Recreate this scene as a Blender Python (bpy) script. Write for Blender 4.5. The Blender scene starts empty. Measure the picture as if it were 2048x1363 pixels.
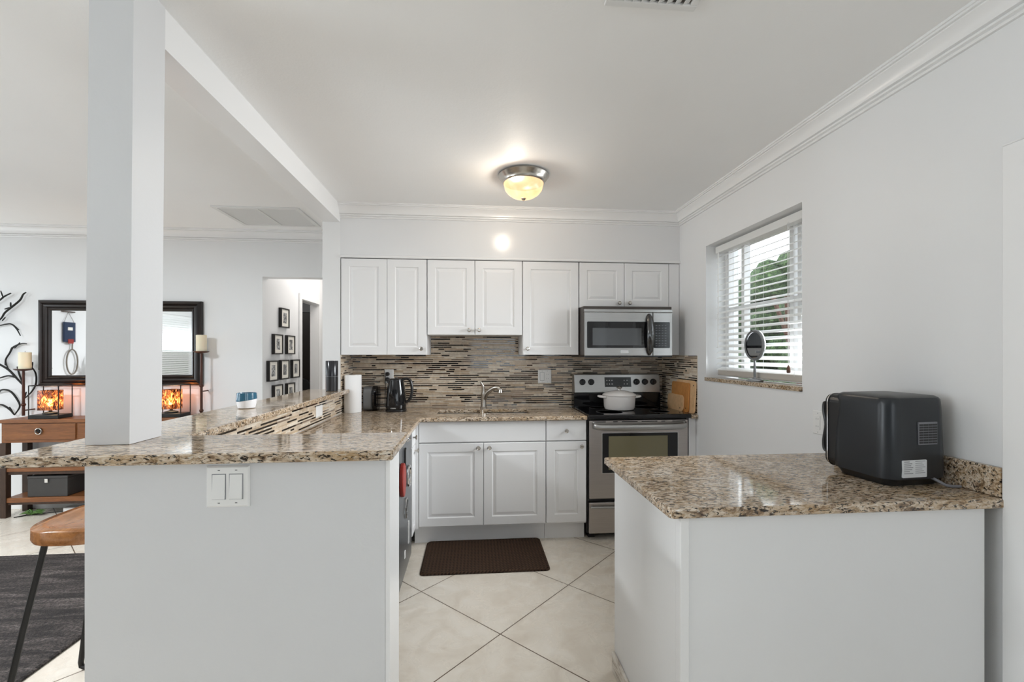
import bpy, math, random
from mathutils import Vector, Matrix
PI = math.pi
R = math.radians
rnd = random.Random(7)
S = bpy.context.scene
COL = S.collection

# ------------------------------------------------------------------ camera
cam = bpy.data.cameras.new('camera')
cam.sensor_width = 36.0
cam.lens = 895.8 / 2048 * 36
cam.shift_y = (706.65 - 681.5) / 2048
cam.clip_start = 0.05
co = bpy.data.objects.new('camera', cam)
co.location = (0, 0, 1.364)
co.rotation_euler = (PI / 2, 0, -R(4.94))
COL.objects.link(co)
S.camera = co

# ------------------------------------------------------------------ world, daylight, exposure
W = bpy.data.worlds.new('world')
S.world = W
W.use_nodes = True
wn = W.node_tree
wn.nodes['Background'].inputs['Color'].default_value = (0.87, 0.94, 1.0, 1)
wn.nodes['Background'].inputs['Strength'].default_value = 3.2
S.view_settings.view_transform = 'Standard'
S.view_settings.look = 'None'
S.view_settings.gamma = 1
S.view_settings.use_curve_mapping = False
S.view_settings.exposure = 0.19
S.cycles.max_bounces = 10
S.cycles.diffuse_bounces = 6
S.cycles.glossy_bounces = 5
S.cycles.transparent_max_bounces = 12
S.cycles.caustics_reflective = False
S.cycles.caustics_refractive = False
S.cycles.sample_clamp_indirect = 6.0


def area(name, loc, rot, sx, sy, power, color=(1, 1, 1)):
    L = bpy.data.lights.new(name, 'AREA')
    L.shape = 'RECTANGLE'
    L.size, L.size_y, L.energy, L.color = sx, sy, power, color
    o = bpy.data.objects.new(name, L)
    o.location, o.rotation_euler = loc, rot
    COL.objects.link(o)
    return o


# daylight panels at the openings, and fill lights added inside the rooms
DAY = (.84, .93, 1)
lw = area('daylight_left_window', (-5.45, -0.1, 1.3), (R(125), 0, -R(90)), 1.6, 1.0, 50, DAY)
lw.data.spread = R(100)
area('daylight_left_front_window', (-5.45, 3.2, 1.3), (R(115), 0, -R(90)), 1.2, 1.0, 11.25, DAY)
area('right_rear_fill', (1.64, -1.7, 1.45), (R(115), 0, R(90)), 1.3, 1.0, 10, DAY)  # added fill from the right rear, at an invented window out of view
area('daylight_rear_window', (0.6, -3.15, 1.4), (R(125), 0, 0), 1.3, .9, 2.25, DAY)
kw = area('daylight_kitchen_window', (1.652, 2.6, 1.68), (R(76), 0, R(96)), .90, .80, 17, (.93, .97, 1))
kw.data.spread = R(92)
area('living_fill_panel', (-3.3, 1.4, 2.42), (0, 0, 0), .35, .35, 84, (.91, .96, 1))  # added fill panel out of view, no known lamp hangs here
area('far_room_fill', (-3.0, 5.2, 2.3), (R(35), 0, 0), .5, .5, 5, (1, .97, .94))  # added fill so the room past the hall door is not black
area('hall_light_panel', (-1.5, 5.4, 2.44), (0, 0, 0), 0.5, 1.2, 9.45, (1, 0.95, 0.9))  # unseen light panel under the hall ceiling, not at an opening


# ------------------------------------------------------------------ materials
def mat(name, color=(.8, .8, .8), rough=.5, metal=0.0, **kw):
    m = bpy.data.materials.new(name)
    m.use_nodes = True
    b = m.node_tree.nodes['Principled BSDF']
    b.inputs['Base Color'].default_value = (*color, 1)
    b.inputs['Roughness'].default_value = rough
    b.inputs['Metallic'].default_value = metal
    for k, v in kw.items():
        b.inputs[k.replace('_', ' ')].default_value = v
    return m


class G:
    """tiny node helper"""
    def __init__(s, m):
        s.t = m.node_tree
        s.b = s.t.nodes['Principled BSDF']

    def n(s, typ, ins=None, **kw):
        x = s.t.nodes.new(typ)
        for k, v in kw.items():
            setattr(x, k, v)
        for k, v in (ins or {}).items():
            if hasattr(v, 'is_output'):
                s.t.links.new(v, x.inputs[k])
            else:
                x.inputs[k].default_value = v
        return x

    def coord(s, scale=(1, 1, 1), rot=(0, 0, 0), world=True):
        if world:
            c = s.n('ShaderNodeNewGeometry').outputs['Position']
        else:
            c = s.n('ShaderNodeTexCoord').outputs['Object']
        return s.n('ShaderNodeMapping', {'Vector': c, 'Scale': scale, 'Rotation': rot}).outputs[0]

    def noise(s, vec, scale, detail=4, rough=.55, dist=0):
        return s.n('ShaderNodeTexNoise', {'Vector': vec, 'Scale': scale, 'Detail': detail, 'Roughness': rough, 'Distortion': dist}).outputs['Fac']

    def ramp(s, fac, stops, interp='LINEAR'):
        r = s.n('ShaderNodeValToRGB', {'Fac': fac})
        cr = r.color_ramp
        cr.interpolation = interp
        while len(cr.elements) < len(stops):
            cr.elements.new(0.5)
        for e, (p, c) in zip(cr.elements, stops):
            e.position = p
            e.color = (*c, 1) if len(c) == 3 else c
        return r.outputs['Color']

    def mix(s, fac, a, b, typ='MIX'):
        x = s.n('ShaderNodeMix', data_type='RGBA', blend_type=typ)
        for i, v in ((0, fac), (6, a), (7, b)):
            if hasattr(v, 'is_output'):
                s.t.links.new(v, x.inputs[i])
            else:
                x.inputs[i].default_value = v if i == 0 else (*v, 1)
        return x.outputs[2]

    def math(s, op, a, b=0.0):
        x = s.n('ShaderNodeMath', operation=op)
        for i, v in enumerate((a, b)):
            if hasattr(v, 'is_output'):
                s.t.links.new(v, x.inputs[i])
            else:
                x.inputs[i].default_value = v
        return x.outputs[0]

    def to(s, sock, name):
        s.t.links.new(sock, s.b.inputs[name])

    def bump(s, h, strength=.2, dist=.01):
        s.to(s.n('ShaderNodeBump', {'Height': h, 'Strength': strength, 'Distance': dist}).outputs[0], 'Normal')


def paint(name, color, rough=.45, bump=.12, spec=.45):
    m = mat(name, color, rough)
    m.node_tree.nodes['Principled BSDF'].inputs['Specular IOR Level'].default_value = spec
    g = G(m)
    v = g.coord()
    n1 = g.noise(v, 9, 5, .6)
    n2 = g.noise(v, 120, 2, .5)
    g.bump(g.math('ADD', n1, g.math('MULTIPLY', n2, .25)), bump, .004)
    c = g.ramp(g.noise(v, 1.3, 3, .5), [(.3, tuple(x * .97 for x in color)), (.7, color)])
    g.to(c, 'Base Color')
    return m


M = {}
M['wall'] = paint('wall_paint', (.79, .795, .80), .42)
M['soffit'] = paint('soffit_paint', (.76, .765, .775), .2, .05)
M['ceiling'] = paint('ceiling_paint', (.89, .89, .885), .6, .3)
M['trim'] = paint('trim_gloss_paint', (.83, .83, .83), .28, .04)
M['halfwall_shaded'] = paint('half_wall_paint_shaded', (.68, .685, .695), .35, .25)  # same paint as the walls, darkened: shade put into the colour
M['cab'] = mat('cabinet_white', (.79, .79, .795), .4)
M['penpaint'] = paint('peninsula_paint', (.79, .795, .80), .38, .15)
M['nickel'] = mat('brushed_nickel', (.52, .49, .45), .24, 1.0)
M['chrome'] = mat('polished_metal', (.75, .75, .75), .1, 1.0)
M['black'] = mat('black_plastic', (.012, .012, .013), .3)
M['blackgloss'] = mat('black_gloss', (.008, .008, .009), .06)
M['blackglass'] = mat('black_ceramic_glass', (.006, .006, .007), .05)
M['greyplastic'] = mat('grey_plastic', (.16, .165, .17), .4)
M['white'] = mat('white_plastic', (.8, .8, .79), .35)
M['plate'] = mat('switch_plate_white', (.80, .80, .79), .3)
M['paper'] = mat('paper_towel', (.86, .86, .86), .9)
M['enamel'] = mat('white_enamel', (.80, .77, .75), .12)
M['darkiron'] = mat('dark_iron', (.016, .015, .014), .45, .4)
M['bronze'] = mat('bronze_metal', (.075, .032, .022), .4, .6)
M['mwcase'] = mat('microwave_case', (.07, .058, .05), .4, .5)
M['wax'] = mat('ivory_wax', (.82, .74, .56), .5, Subsurface_Weight=.2)
M['screen'] = mat('display_black', (.02, .024, .026), .12)
M['ovenglass'] = mat('oven_window_glass', (.19, .17, .10), .08)
M['mwglass'] = mat('microwave_window', (.075, .08, .085), .1)
M['red'] = mat('red_plastic', (.27, .022, .015), .4)
M['blueglaze'] = mat('blue_glaze', (.035, .12, .19), .12)
M['whiteceramic'] = mat('white_ceramic', (.84, .84, .86), .3)
M['steelgrey'] = mat('dishwasher_steel', (.17, .18, .19), .3, .75)
M['label'] = mat('label_paper', (.72, .74, .76), .5)
M['ink'] = mat('label_ink', (.25, .26, .28), .6)
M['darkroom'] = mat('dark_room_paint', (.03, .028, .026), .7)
M['navy'] = mat('navy_fabric', (.02, .035, .075), .9)
M['strap'] = mat('leash_webbing', (.16, .13, .1), .8)
M['green'] = mat('leaf_green', (.07, .16, .03), .6)
M['matcream'] = mat('picture_mat', (.82, .79, .72), .8)
M['greypanel'] = mat('grille_white', (.74, .74, .73), .5)
M['cordgrey'] = mat('power_cord_grey', (.2, .2, .22), .5)
M['mirror'] = mat('mirror_silver', (.9, .9, .9), .02, 1.0)
M['slat'] = mat('blind_slat', (.93, .93, .92), .4)
g_ = G(M['slat'])
tl_ = g_.n('ShaderNodeBsdfTranslucent', {'Color': (.95, .95, .94, 1)})
mx_ = g_.n('ShaderNodeMixShader', {'Fac': .35, 1: g_.b.outputs[0], 2: tl_.outputs[0]})
g_.t.links.new(mx_.outputs[0], [x for x in g_.t.nodes if x.type == 'OUTPUT_MATERIAL'][0].inputs['Surface'])
M['drift'] = mat('weathered_wood', (.45, .42, .38), .7)
M['ash'] = mat('frame_black', (.01, .008, .007), .35)


def steel(name, color=(.50, .49, .48), rough=.3):
    m = mat(name, color, rough, 1.0)
    g = G(m)
    n = g.noise(g.coord((1, 1, 160)), 6, 3, .6)
    g.to(g.ramp(n, [(.3, tuple(c * .88 for c in color)), (.7, tuple(min(1, c * 1.08) for c in color))]), 'Base Color')
    g.bump(n, .05, .002)
    return m


M['steel'] = steel('stainless_steel', (.45, .445, .435))
M['ovensteel'] = steel('stainless_oven', (.53, .495, .47), .33)


def granite():
    m = mat('granite', rough=.07)
    g = G(m)
    g.b.inputs['Specular IOR Level'].default_value = .55
    w = g.coord((10, 26, 26))
    big = g.noise(g.coord((3, 4, 4)), 1.6, 4, .6, .8)
    n1 = g.noise(w, 2.1, 7, .68, 1.6)
    n2 = g.noise(g.coord((26, 60, 60), (0, 0, .3)), 2.3, 4, .6, .7)
    base = g.ramp(n1, [(.30, (.05, .034, .025)), (.41, (.22, .145, .09)), (.48, (.47, .36, .25)), (.58, (.64, .54, .43)), (.72, (.74, .68, .59))])
    base = g.mix(g.ramp(big, [(.48, (0, 0, 0)), (.70, (.55, .55, .55))]), base, (.40, .25, .105))
    flecks = g.ramp(n2, [(.40, (1, 1, 1)), (.455, (0, 0, 0))])
    c = g.mix(flecks, base, (.022, .016, .012))
    light = g.ramp(g.noise(g.coord((20, 44, 44)), 3.1, 3, .5, .4), [(.62, (0, 0, 0)), (.72, (.75, .75, .75))])
    c = g.mix(light, c, (.70, .66, .58))
    g.to(c, 'Base Color')
    return m


M['granite'] = granite()


def floor_tile():
    m = mat('floor_tile', rough=.28)
    g = G(m)
    t = .6052
    pos = g.n('ShaderNodeNewGeometry').outputs['Position']
    v = g.n('ShaderNodeMapping', {'Vector': pos, 'Location': (-.1312, -2.1762, 0)}, vector_type='POINT').outputs[0]
    sep = g.n('ShaderNodeSeparateXYZ', {'Vector': v})
    k = 1 / (math.sqrt(2) * t)
    p = g.math('MULTIPLY', g.math('ADD', sep.outputs[0], sep.outputs[1]), k)
    q = g.math('MULTIPLY', g.math('SUBTRACT', sep.outputs[1], sep.outputs[0]), k)

    def line(x):
        f = g.math('ABSOLUTE', g.math('SUBTRACT', g.math('FRACT', g.math('ADD', x, 20.5)), .5))
        return g.math('LESS_THAN', f, .0045)
    grout = g.math('MAXIMUM', line(p), line(q))
    n = g.noise(g.coord((1, 1, 1)), 7, 8, .62, .6)
    col = g.ramp(n, [(.3, (.65, .58, .49)), (.5, (.76, .70, .61)), (.7, (.82, .77, .69))])
    big = g.noise(g.coord(), 1.2, 2, .5)
    col = g.mix(g.ramp(big, [(.4, (0, 0, 0)), (.7, (.35, .35, .35))]), col, (.69, .61, .51))
    g.to(g.mix(grout, col, (.13, .09, .06)), 'Base Color')
    g.to(g.ramp(n, [(.3, (.34, .34, .34)), (.7, (.22, .22, .22))]), 'Roughness')
    g.bump(g.math('SUBTRACT', g.math('MULTIPLY', n, .15), grout), .35, .003)
    return m


M['floor'] = floor_tile()


def wood(name, c1, c2, scale=(3, 30, 30), rough=.4, dist=1.2, world=True):
    m = mat(name, rough=rough)
    g = G(m)
    v = g.coord(scale, world=world)
    n = g.noise(v, 1.5, 6, .6, dist)
    f = g.noise(g.coord(tuple(s * 5 for s in scale), world=world), 2, 3, .5)
    c = g.ramp(n, [(.3, c1), (.55, tuple((a + b) / 2 for a, b in zip(c1, c2))), (.72, c2)])
    c = g.mix(.25, c, g.ramp(f, [(.3, tuple(x * .55 for x in c1)), (.7, c2)]))
    g.to(c, 'Base Color')
    g.bump(f, .08, .002)
    return m


M['oak'] = wood('console_oak', (.13, .042, .012), (.31, .12, .038), (2.2, 26, 26), .38)
M['darkwood'] = wood('console_dark_wood', (.03, .014, .008), (.07, .035, .02), (20, 20, 3), .5)
M['seatwood'] = wood('stool_seat_wood', (.20, .075, .022), (.50, .22, .075), (14, 4, 14), .22)
M['bamboo'] = wood('bamboo_board', (.60, .31, .13), (.78, .47, .22), (30, 4, 3), .5, .4)
M['bamboo2'] = wood('bamboo_board_dark', (.50, .20, .05), (.66, .31, .09), (30, 4, 3), .5, .4)
M['palewood'] = wood('maple_board', (.66, .40, .20), (.82, .56, .32), (30, 4, 3), .5, .4)
M['espresso'] = wood('mirror_frame_wood', (.007, .0045, .004), (.022, .012, .009), (3, 3, 3), .25)


def weave():
    m = mat('woven_mat', rough=.8, Specular_IOR_Level=.15)
    g = G(m)
    ch = g.n('ShaderNodeTexChecker', {'Vector': g.coord((1, 1, 1), (0, 0, R(45))), 'Scale': 62})
    wv = g.n('ShaderNodeTexWave', {'Vector': g.coord((1, 1, 1), (0, 0, R(45))), 'Scale': 20, 'Distortion': 1.0}, wave_type='BANDS')
    c = g.mix(ch.outputs['Fac'], (.016, .008, .005), (.055, .030, .018))
    c = g.mix(g.math('MULTIPLY', wv.outputs['Fac'], .5), c, (.085, .052, .033))
    g.to(c, 'Base Color')
    g.bump(g.math('ADD', ch.outputs['Fac'], wv.outputs['Fac']), .6, .003)
    return m


M['weave'] = weave()


def rug():
    m = mat('rug_wool', rough=.95)
    g = G(m)
    a = g.noise(g.coord((1.6, 11, 1)), 1.6, 5, .7, .6)
    b = g.noise(g.coord((45, 75, 45)), 1.5, 3, .65)
    c = g.ramp(a, [(.3, (.014, .011, .010)), (.44, (.045, .036, .033)), (.56, (.12, .098, .09)), (.70, (.24, .205, .19))])
    c = g.mix(g.ramp(b, [(.4, (.85, .85, .85)), (.65, (0, 0, 0))]), c, (.012, .011, .011))
    g.to(c, 'Base Color')
    g.bump(g.math('ADD', a, b), 1.0, .012)
    return m


M['rug'] = rug()


def marble():
    m = mat('baseboard_marble_tile', rough=.3)
    g = G(m)
    n = g.noise(g.coord((8, 3, 14)), 2, 6, .65, 2)
    g.to(g.ramp(n, [(.38, (.3, .25, .2)), (.47, (.62, .57, .5)), (.6, (.74, .71, .66))]), 'Base Color')
    return m


M['marble'] = marble()


def alabaster():
    m = mat('lit_alabaster_glass', (.16, .09, .04), .25)
    g = G(m)
    # bulb glow painted into the glass as mottled emission, around a point light
    n = g.noise(g.coord((1, 1, 1)), 6, 3, .5, 1.5)
    e = g.ramp(n, [(.35, (1.0, .50, .24)), (.55, (1.0, .64, .38)), (.7, (1.0, .80, .56))])
    g.to(e, 'Emission Color')
    g.b.inputs['Emission Strength'].default_value = .85
    tr = g.n('ShaderNodeBsdfTransparent', {'Color': (1, .93, .82, 1)})
    mx = g.n('ShaderNodeMixShader', {'Fac': .68, 1: tr.outputs[0], 2: g.b.outputs[0]})
    out = [x for x in g.t.nodes if x.type == 'OUTPUT_MATERIAL'][0]
    g.t.links.new(mx.outputs[0], out.inputs['Surface'])
    return m


M['bowl'] = alabaster()


def emit(name, color, strength):
    m = mat(name, (0, 0, 0), .5)
    b = m.node_tree.nodes['Principled BSDF']
    b.inputs['Emission Color'].default_value = (*color, 1)
    b.inputs['Emission Strength'].default_value = strength
    return m


M['bulb'] = emit('warm_bulb', (1, .74, .46), 30)


def amber():
    m = mat('amber_mottled_glass', rough=.2)
    g = G(m)
    t = g.t
    n = g.noise(g.coord((40, 40, 16)), 1.3, 4, .6, 2.2)
    col = g.ramp(n, [(.40, (.035, .012, .004)), (.50, (.42, .19, .075)), (.60, (1, .74, .48))])
    tr = g.n('ShaderNodeBsdfTransparent', {'Color': col})
    tl = g.n('ShaderNodeBsdfTranslucent', {'Color': col})
    mx = g.n('ShaderNodeMixShader', {'Fac': .30, 1: tr.outputs[0], 2: tl.outputs[0]})
    gl = g.n('ShaderNodeBsdfGlossy', {'Roughness': .12})
    mx2 = g.n('ShaderNodeMixShader', {'Fac': .06, 1: mx.outputs[0], 2: gl.outputs[0]})
    out = [x for x in t.nodes if x.type == 'OUTPUT_MATERIAL'][0]
    t.links.new(mx2.outputs[0], out.inputs['Surface'])
    return m


M['amber'] = amber()


def pane():
    m = mat('window_glass', rough=.0)
    g = G(m)
    tr = g.n('ShaderNodeBsdfTransparent', {'Color': (.97, .98, .98, 1)})
    gl = g.n('ShaderNodeBsdfGlossy', {'Roughness': .02})
    mx = g.n('ShaderNodeMixShader', {'Fac': .06, 1: tr.outputs[0], 2: gl.outputs[0]})
    out = [x for x in g.t.nodes if x.type == 'OUTPUT_MATERIAL'][0]
    g.t.links.new(mx.outputs[0], out.inputs['Surface'])
    return m


M['pane'] = pane()


def hedge():
    m = mat('hedge_foliage', rough=.8)
    g = G(m)
    n = g.noise(g.coord(), 22, 5, .7, .6)
    g.to(g.ramp(n, [(.36, (.008, .016, .006)), (.5, (.04, .085, .022)), (.66, (.16, .25, .09))]), 'Base Color')
    g.bump(n, 1, .05)
    return m


M['hedge'] = hedge()
M['soil'] = mat('garden_soil', (.16, .11, .07), .9)
M['bark'] = mat('shrub_bark', (.12, .06, .04), .9)
M['fencew'] = mat('fence_white', (.75, .75, .74), .6)


def photo(seed):
    m = mat('black_and_white_print', rough=.4)
    g = G(m)
    v = g.coord((1, 1, 1))
    v = g.n('ShaderNodeMapping', {'Vector': v, 'Location': (seed * 3.1, seed * 1.7, seed)}).outputs[0]
    g.to(g.ramp(g.noise(v, 22, 4, .6, 1.0), [(.36, (.03, .03, .03)), (.5, (.22, .22, .22)), (.64, (.62, .62, .61))]), 'Base Color')
    return m


TILES = [mat('tile_travertine', (.64, .53, .41), .3), mat('tile_travertine_pale', (.74, .66, .55), .3), mat('tile_travertine_tan', (.54, .41, .28), .3),
         mat('tile_glass_black', (.010, .007, .006), .05), mat('tile_glass_brown', (.055, .026, .015), .06), mat('tile_glass_taupe', (.22, .165, .125), .08),
         mat('tile_grout', (.66, .57, .46), .8)]
for tm in TILES[:3]:
    g_ = G(tm)
    c_ = tuple(tm.node_tree.nodes['Principled BSDF'].inputs['Base Color'].default_value)[:3]
    g_.to(g_.ramp(g_.noise(g_.coord(), 30, 4, .6, .5), [(.3, tuple(x * .72 for x in c_)), (.7, tuple(x * 1.12 for x in c_))]), 'Base Color')


# ------------------------------------------------------------------ geometry helpers
def tag(o, label=None, cat=None, group=None, kind=None):
    for k, v in (('label', label), ('category', cat), ('group', group), ('kind', kind)):
        if v:
            o[k] = v
    return o


def thing(name, label, cat, loc=(0, 0, 0), rot=(0, 0, 0), group=None):
    o = bpy.data.objects.new(name, None)
    o.empty_display_size = .05
    o.location, o.rotation_euler = loc, rot
    COL.objects.link(o)
    return tag(o, label, cat, group)


def origin(o):
    v = Vector((0, 0, 0))
    while o is not None:
        v = v + Vector(o.location)
        o = o.parent
    return v


class MB:
    def __init__(s):
        s.v, s.f, s.m, s.k = [], [], [], 0

    def mat(s, k):
        s.k = k
        return s

    def add(s, verts, faces):
        b = len(s.v)
        s.v += [tuple(v) for v in verts]
        s.f += [tuple(b + i for i in f) for f in faces]
        s.m += [s.k] * len(faces)
        return s

    def box(s, x0, x1, y0, y1, z0, z1):
        return s.add([(x0, y0, z0), (x1, y0, z0), (x1, y1, z0), (x0, y1, z0), (x0, y0, z1), (x1, y0, z1), (x1, y1, z1), (x0, y1, z1)],
                     [(0, 3, 2, 1), (4, 5, 6, 7), (0, 1, 5, 4), (1, 2, 6, 5), (2, 3, 7, 6), (3, 0, 4, 7)])

    def loft(s, rings, cap=(True, True), closed=True):
        n = len(rings[0])
        vs = [p for r in rings for p in r]
        fs = []
        for i in range(len(rings) - 1):
            for j in range(n if closed else n - 1):
                a, b = i * n + j, i * n + (j + 1) % n
                fs.append((a, b, b + n, a + n))
        if cap[0]:
            fs.append(tuple(reversed(range(n))))
        if cap[1]:
            fs.append(tuple((len(rings) - 1) * n + j for j in range(n)))
        return s.add(vs, fs)

    def prism(s, poly, z0, z1):
        return s.loft([[(x, y, z0) for x, y in poly], [(x, y, z1) for x, y in poly]])

    def lathe(s, prof, c=(0, 0, 0), n=32, axis='z', cap=(True, True)):
        rings = []
        for r, h in prof:
            ring = []
            for i in range(n):
                a = 2 * PI * i / n
                x, y = max(r, 1e-5) * math.cos(a), max(r, 1e-5) * math.sin(a)
                if axis == 'z':
                    p = (x, y, h)
                elif axis == '-y':
                    p = (x, -h, y)
                elif axis == 'x':
                    p = (h, x, y)
                else:
                    p = (-h, -x, y)
                ring.append((c[0] + p[0], c[1] + p[1], c[2] + p[2]))
            rings.append(ring)
        return s.loft(rings, cap)

    def tube(s, path, r, n=8, closed=False):
        P = [Vector(p) for p in path]
        rs = r if isinstance(r, (list, tuple)) else [r] * len(P)
        rings = []
        up = None
        for i, p in enumerate(P):
            if closed:
                d = (P[(i + 1) % len(P)] - P[i - 1])
            else:
                d = (P[min(i + 1, len(P) - 1)] - P[max(i - 1, 0)])
            d.normalize()
            if up is None:
                up = Vector((0, 0, 1)) if abs(d.z) < .9 else Vector((1, 0, 0))
            u = (up - d * up.dot(d)).normalized()
            up = u
            w = d.cross(u)
            rings.append([tuple(p + (u * math.cos(2 * PI * k / n) + w * math.sin(2 * PI * k / n)) * rs[i]) for k in range(n)])
        if closed:
            rings.append(rings[0])
            return s.loft(rings, (False, False))
        return s.loft(rings)

    def sphere(s, c, r, n=16, sz=(1, 1, 1)):
        prof = [(r * math.sin(PI * i / n), -r * math.cos(PI * i / n) * sz[2]) for i in range(n + 1)]
        return s.lathe(prof, c, n * 2)

    def slab(s, xs, ys, keep, z0, z1):
        """a slab cut out of grid cells (holes and L shapes), one closed surface"""
        vid, vs, fs = {}, [], []

        def V(i, j, k):
            if (i, j, k) not in vid:
                vid[(i, j, k)] = len(vs)
                vs.append((xs[i], ys[j], (z0, z1)[k]))
            return vid[(i, j, k)]
        nx, ny = len(xs) - 1, len(ys) - 1
        K = lambda i, j: 0 <= i < nx and 0 <= j < ny and keep((xs[i] + xs[i + 1]) / 2, (ys[j] + ys[j + 1]) / 2)
        for i in range(nx):
            for j in range(ny):
                if not K(i, j):
                    continue
                fs.append((V(i, j, 1), V(i + 1, j, 1), V(i + 1, j + 1, 1), V(i, j + 1, 1)))
                fs.append((V(i, j, 0), V(i, j + 1, 0), V(i + 1, j + 1, 0), V(i + 1, j, 0)))
                if not K(i - 1, j):
                    fs.append((V(i, j, 0), V(i, j, 1), V(i, j + 1, 1), V(i, j + 1, 0)))
                if not K(i + 1, j):
                    fs.append((V(i + 1, j, 0), V(i + 1, j + 1, 0), V(i + 1, j + 1, 1), V(i + 1, j, 1)))
                if not K(i, j - 1):
                    fs.append((V(i, j, 0), V(i + 1, j, 0), V(i + 1, j, 1), V(i, j, 1)))
                if not K(i, j + 1):
                    fs.append((V(i, j + 1, 0), V(i, j + 1, 1), V(i + 1, j + 1, 1), V(i + 1, j + 1, 0)))
        return s.add(vs, fs)

    def build(s, name, m, parent=None, local=False, bevel=0, seg=2, smooth=False, ang=.6, **tags):
        me = bpy.data.meshes.new(name)
        off = origin(parent) if (parent is not None and not local) else Vector((0, 0, 0))
        me.from_pydata([tuple(Vector(v) - off) for v in s.v], [], s.f)
        ms = m if isinstance(m, (list, tuple)) else [m]
        for x in ms:
            me.materials.append(x)
        for p, k in zip(me.polygons, s.m):
            p.material_index = k
        me.update()
        if smooth:
            me.polygons.foreach_set('use_smooth', [True] * len(me.polygons))
            me.set_sharp_from_angle(angle=ang)
        o = bpy.data.objects.new(name, me)
        COL.objects.link(o)
        if parent is not None:
            o.parent = parent
        if bevel:
            b = o.modifiers.new('bevel', 'BEVEL')
            b.width, b.segments, b.limit_method, b.angle_limit = bevel, seg, 'ANGLE', R(40)
        tag(o, **tags)
        return o


def box(name, m, x0, x1, y0, y1, z0, z1, parent=None, **kw):
    return MB().box(x0, x1, y0, y1, z0, z1).build(name, m, parent, **kw)


def struct(name, mb, m, **kw):
    return mb.build(name, m, kind='structure', **kw)


def rrect(w, d, r, n=6, x0=0, y0=0):
    pts = []
    for cx, cy, a0 in ((w - r, r, -90), (w - r, d - r, 0), (r, d - r, 90), (r, r, 180)):
        for i in range(n + 1):
            a = R(a0 + 90 * i / n)
            pts.append((x0 + cx + r * math.cos(a), y0 + cy + r * math.sin(a)))
    return pts


def smoothpath(pts, n=6):
    """Catmull-Rom through the points"""
    P = [Vector(p) for p in pts]
    out = []
    for i in range(len(P) - 1):
        p0, p1, p2, p3 = P[max(i - 1, 0)], P[i], P[i + 1], P[min(i + 2, len(P) - 1)]
        for k in range(n):
            t = k / n
            out.append(.5 * ((2 * p1) + (p2 - p0) * t + (2 * p0 - 5 * p1 + 4 * p2 - p3) * t * t + (3 * p1 - p0 - 3 * p2 + p3) * t ** 3))
    out.append(P[-1])
    return out


# ------------------------------------------------------------------ the setting
CZ = 2.487
XR, XL, YB = 1.657, -1.0, 3.808
YL = 4.30
struct('floor', MB().box(-5.9, 2.0, -3.4, 8.0, -.12, 0), M['floor'])
struct('ceiling', MB().box(-5.9, 2.0, -3.4, 8.0, CZ, CZ + .12), M['ceiling'])
struct('wall_back', MB().box(-1.13, 1.90, YB, YB + .14, 0, CZ), M['wall'])
struct('wall_soffit', MB().box(XL, XR, 3.478, YB, 2.105, CZ), M['soffit'])
mb = MB()
mb.box(XR, 1.90, 1.24, 2.131, 0, CZ).box(XR, 1.90, 3.07, YB, 0, CZ).box(XR, 1.90, 2.131, 3.07, 0, 1.17).box(XR, 1.90, 2.131, 3.07, 2.131, CZ)
mb.box(XR, 1.90, .30, 1.24, 2.0, CZ).box(XR, 1.90, -1.0, .30, 0, CZ).box(XR, 1.90, -3.4, -2.4, 0, CZ).box(XR, 1.90, -2.4, -1.0, 0, .9).box(XR, 1.90, -2.4, -1.0, 2.0, CZ)
struct('wall_right', mb, M['wall'])
mb = MB()   # end of the partition behind the bar
mb.box(-1.13, XL, 3.478, YB, 0, CZ).box(-1.13, XL, YB + .14, 8, 0, CZ)
struct('wall_partition', mb, M['wall'])
mb = MB()
mb.box(-5.9, -1.932, YL, YL + .12, 0, CZ).box(-1.932, -1.13, YL, YL + .12, 2.07, CZ)
struct('wall_living', mb, M['wall'])
mb = MB()
mb.box(-2.03, -1.932, YL + .12, 5.213, 0, CZ).box(-2.03, -1.932, 5.80, 8, 0, CZ).box(-2.03, -1.932, 5.213, 5.80, 1.985, CZ)
struct('wall_hall', mb, M['wall'])
struct('wall_hall_end', MB().box(-1.932, -1.13, 7.4, 7.5, 0, CZ), M['wall'])
mb = MB()
mb.box(-5.7, -5.5, -3.4, -.95, 0, CZ).box(-5.7, -5.5, .75, 2.5, 0, CZ).box(-5.7, -5.5, 3.9, YL, 0, CZ)
mb.box(-5.7, -5.5, 2.5, 3.9, 0, .85).box(-5.7, -5.5, 2.5, 3.9, 2.05, CZ).box(-5.7, -5.5, -.95, .75, 0, .85).box(-5.7, -5.5, -.95, .75, 2.08, CZ)
struct('wall_left', mb, M['wall'])
mb = MB()
mb.box(-5.7, -.1, -3.3, -3.2, 0, CZ).box(1.3, 1.9, -3.3, -3.2, 0, CZ).box(-.1, 1.3, -3.3, -3.2, 0, .9).box(-.1, 1.3, -3.3, -3.2, 2.0, CZ)
struct('wall_rear', mb, paint('bounce_cut_paint', (.16, .17, .18), .5))  # unseen wall, given dark paint to cut light bouncing onto the half wall
# dark room beyond the hall door
mb = MB()
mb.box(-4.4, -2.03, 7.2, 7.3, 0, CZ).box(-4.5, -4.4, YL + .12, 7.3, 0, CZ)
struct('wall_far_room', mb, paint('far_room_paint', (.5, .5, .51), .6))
# raised bar wall, L shaped
struct('wall_bar', MB().box(-1.034, -.248, 1.29, 1.447, 0, 1.066).box(-1.13, XL, 1.447, 3.478, 0, 1.066), M['halfwall_shaded'])
struct('trim_6', MB().box(-.2475, -.235, 1.291, 1.447, 0, 1.066), M['trim'])

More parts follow.
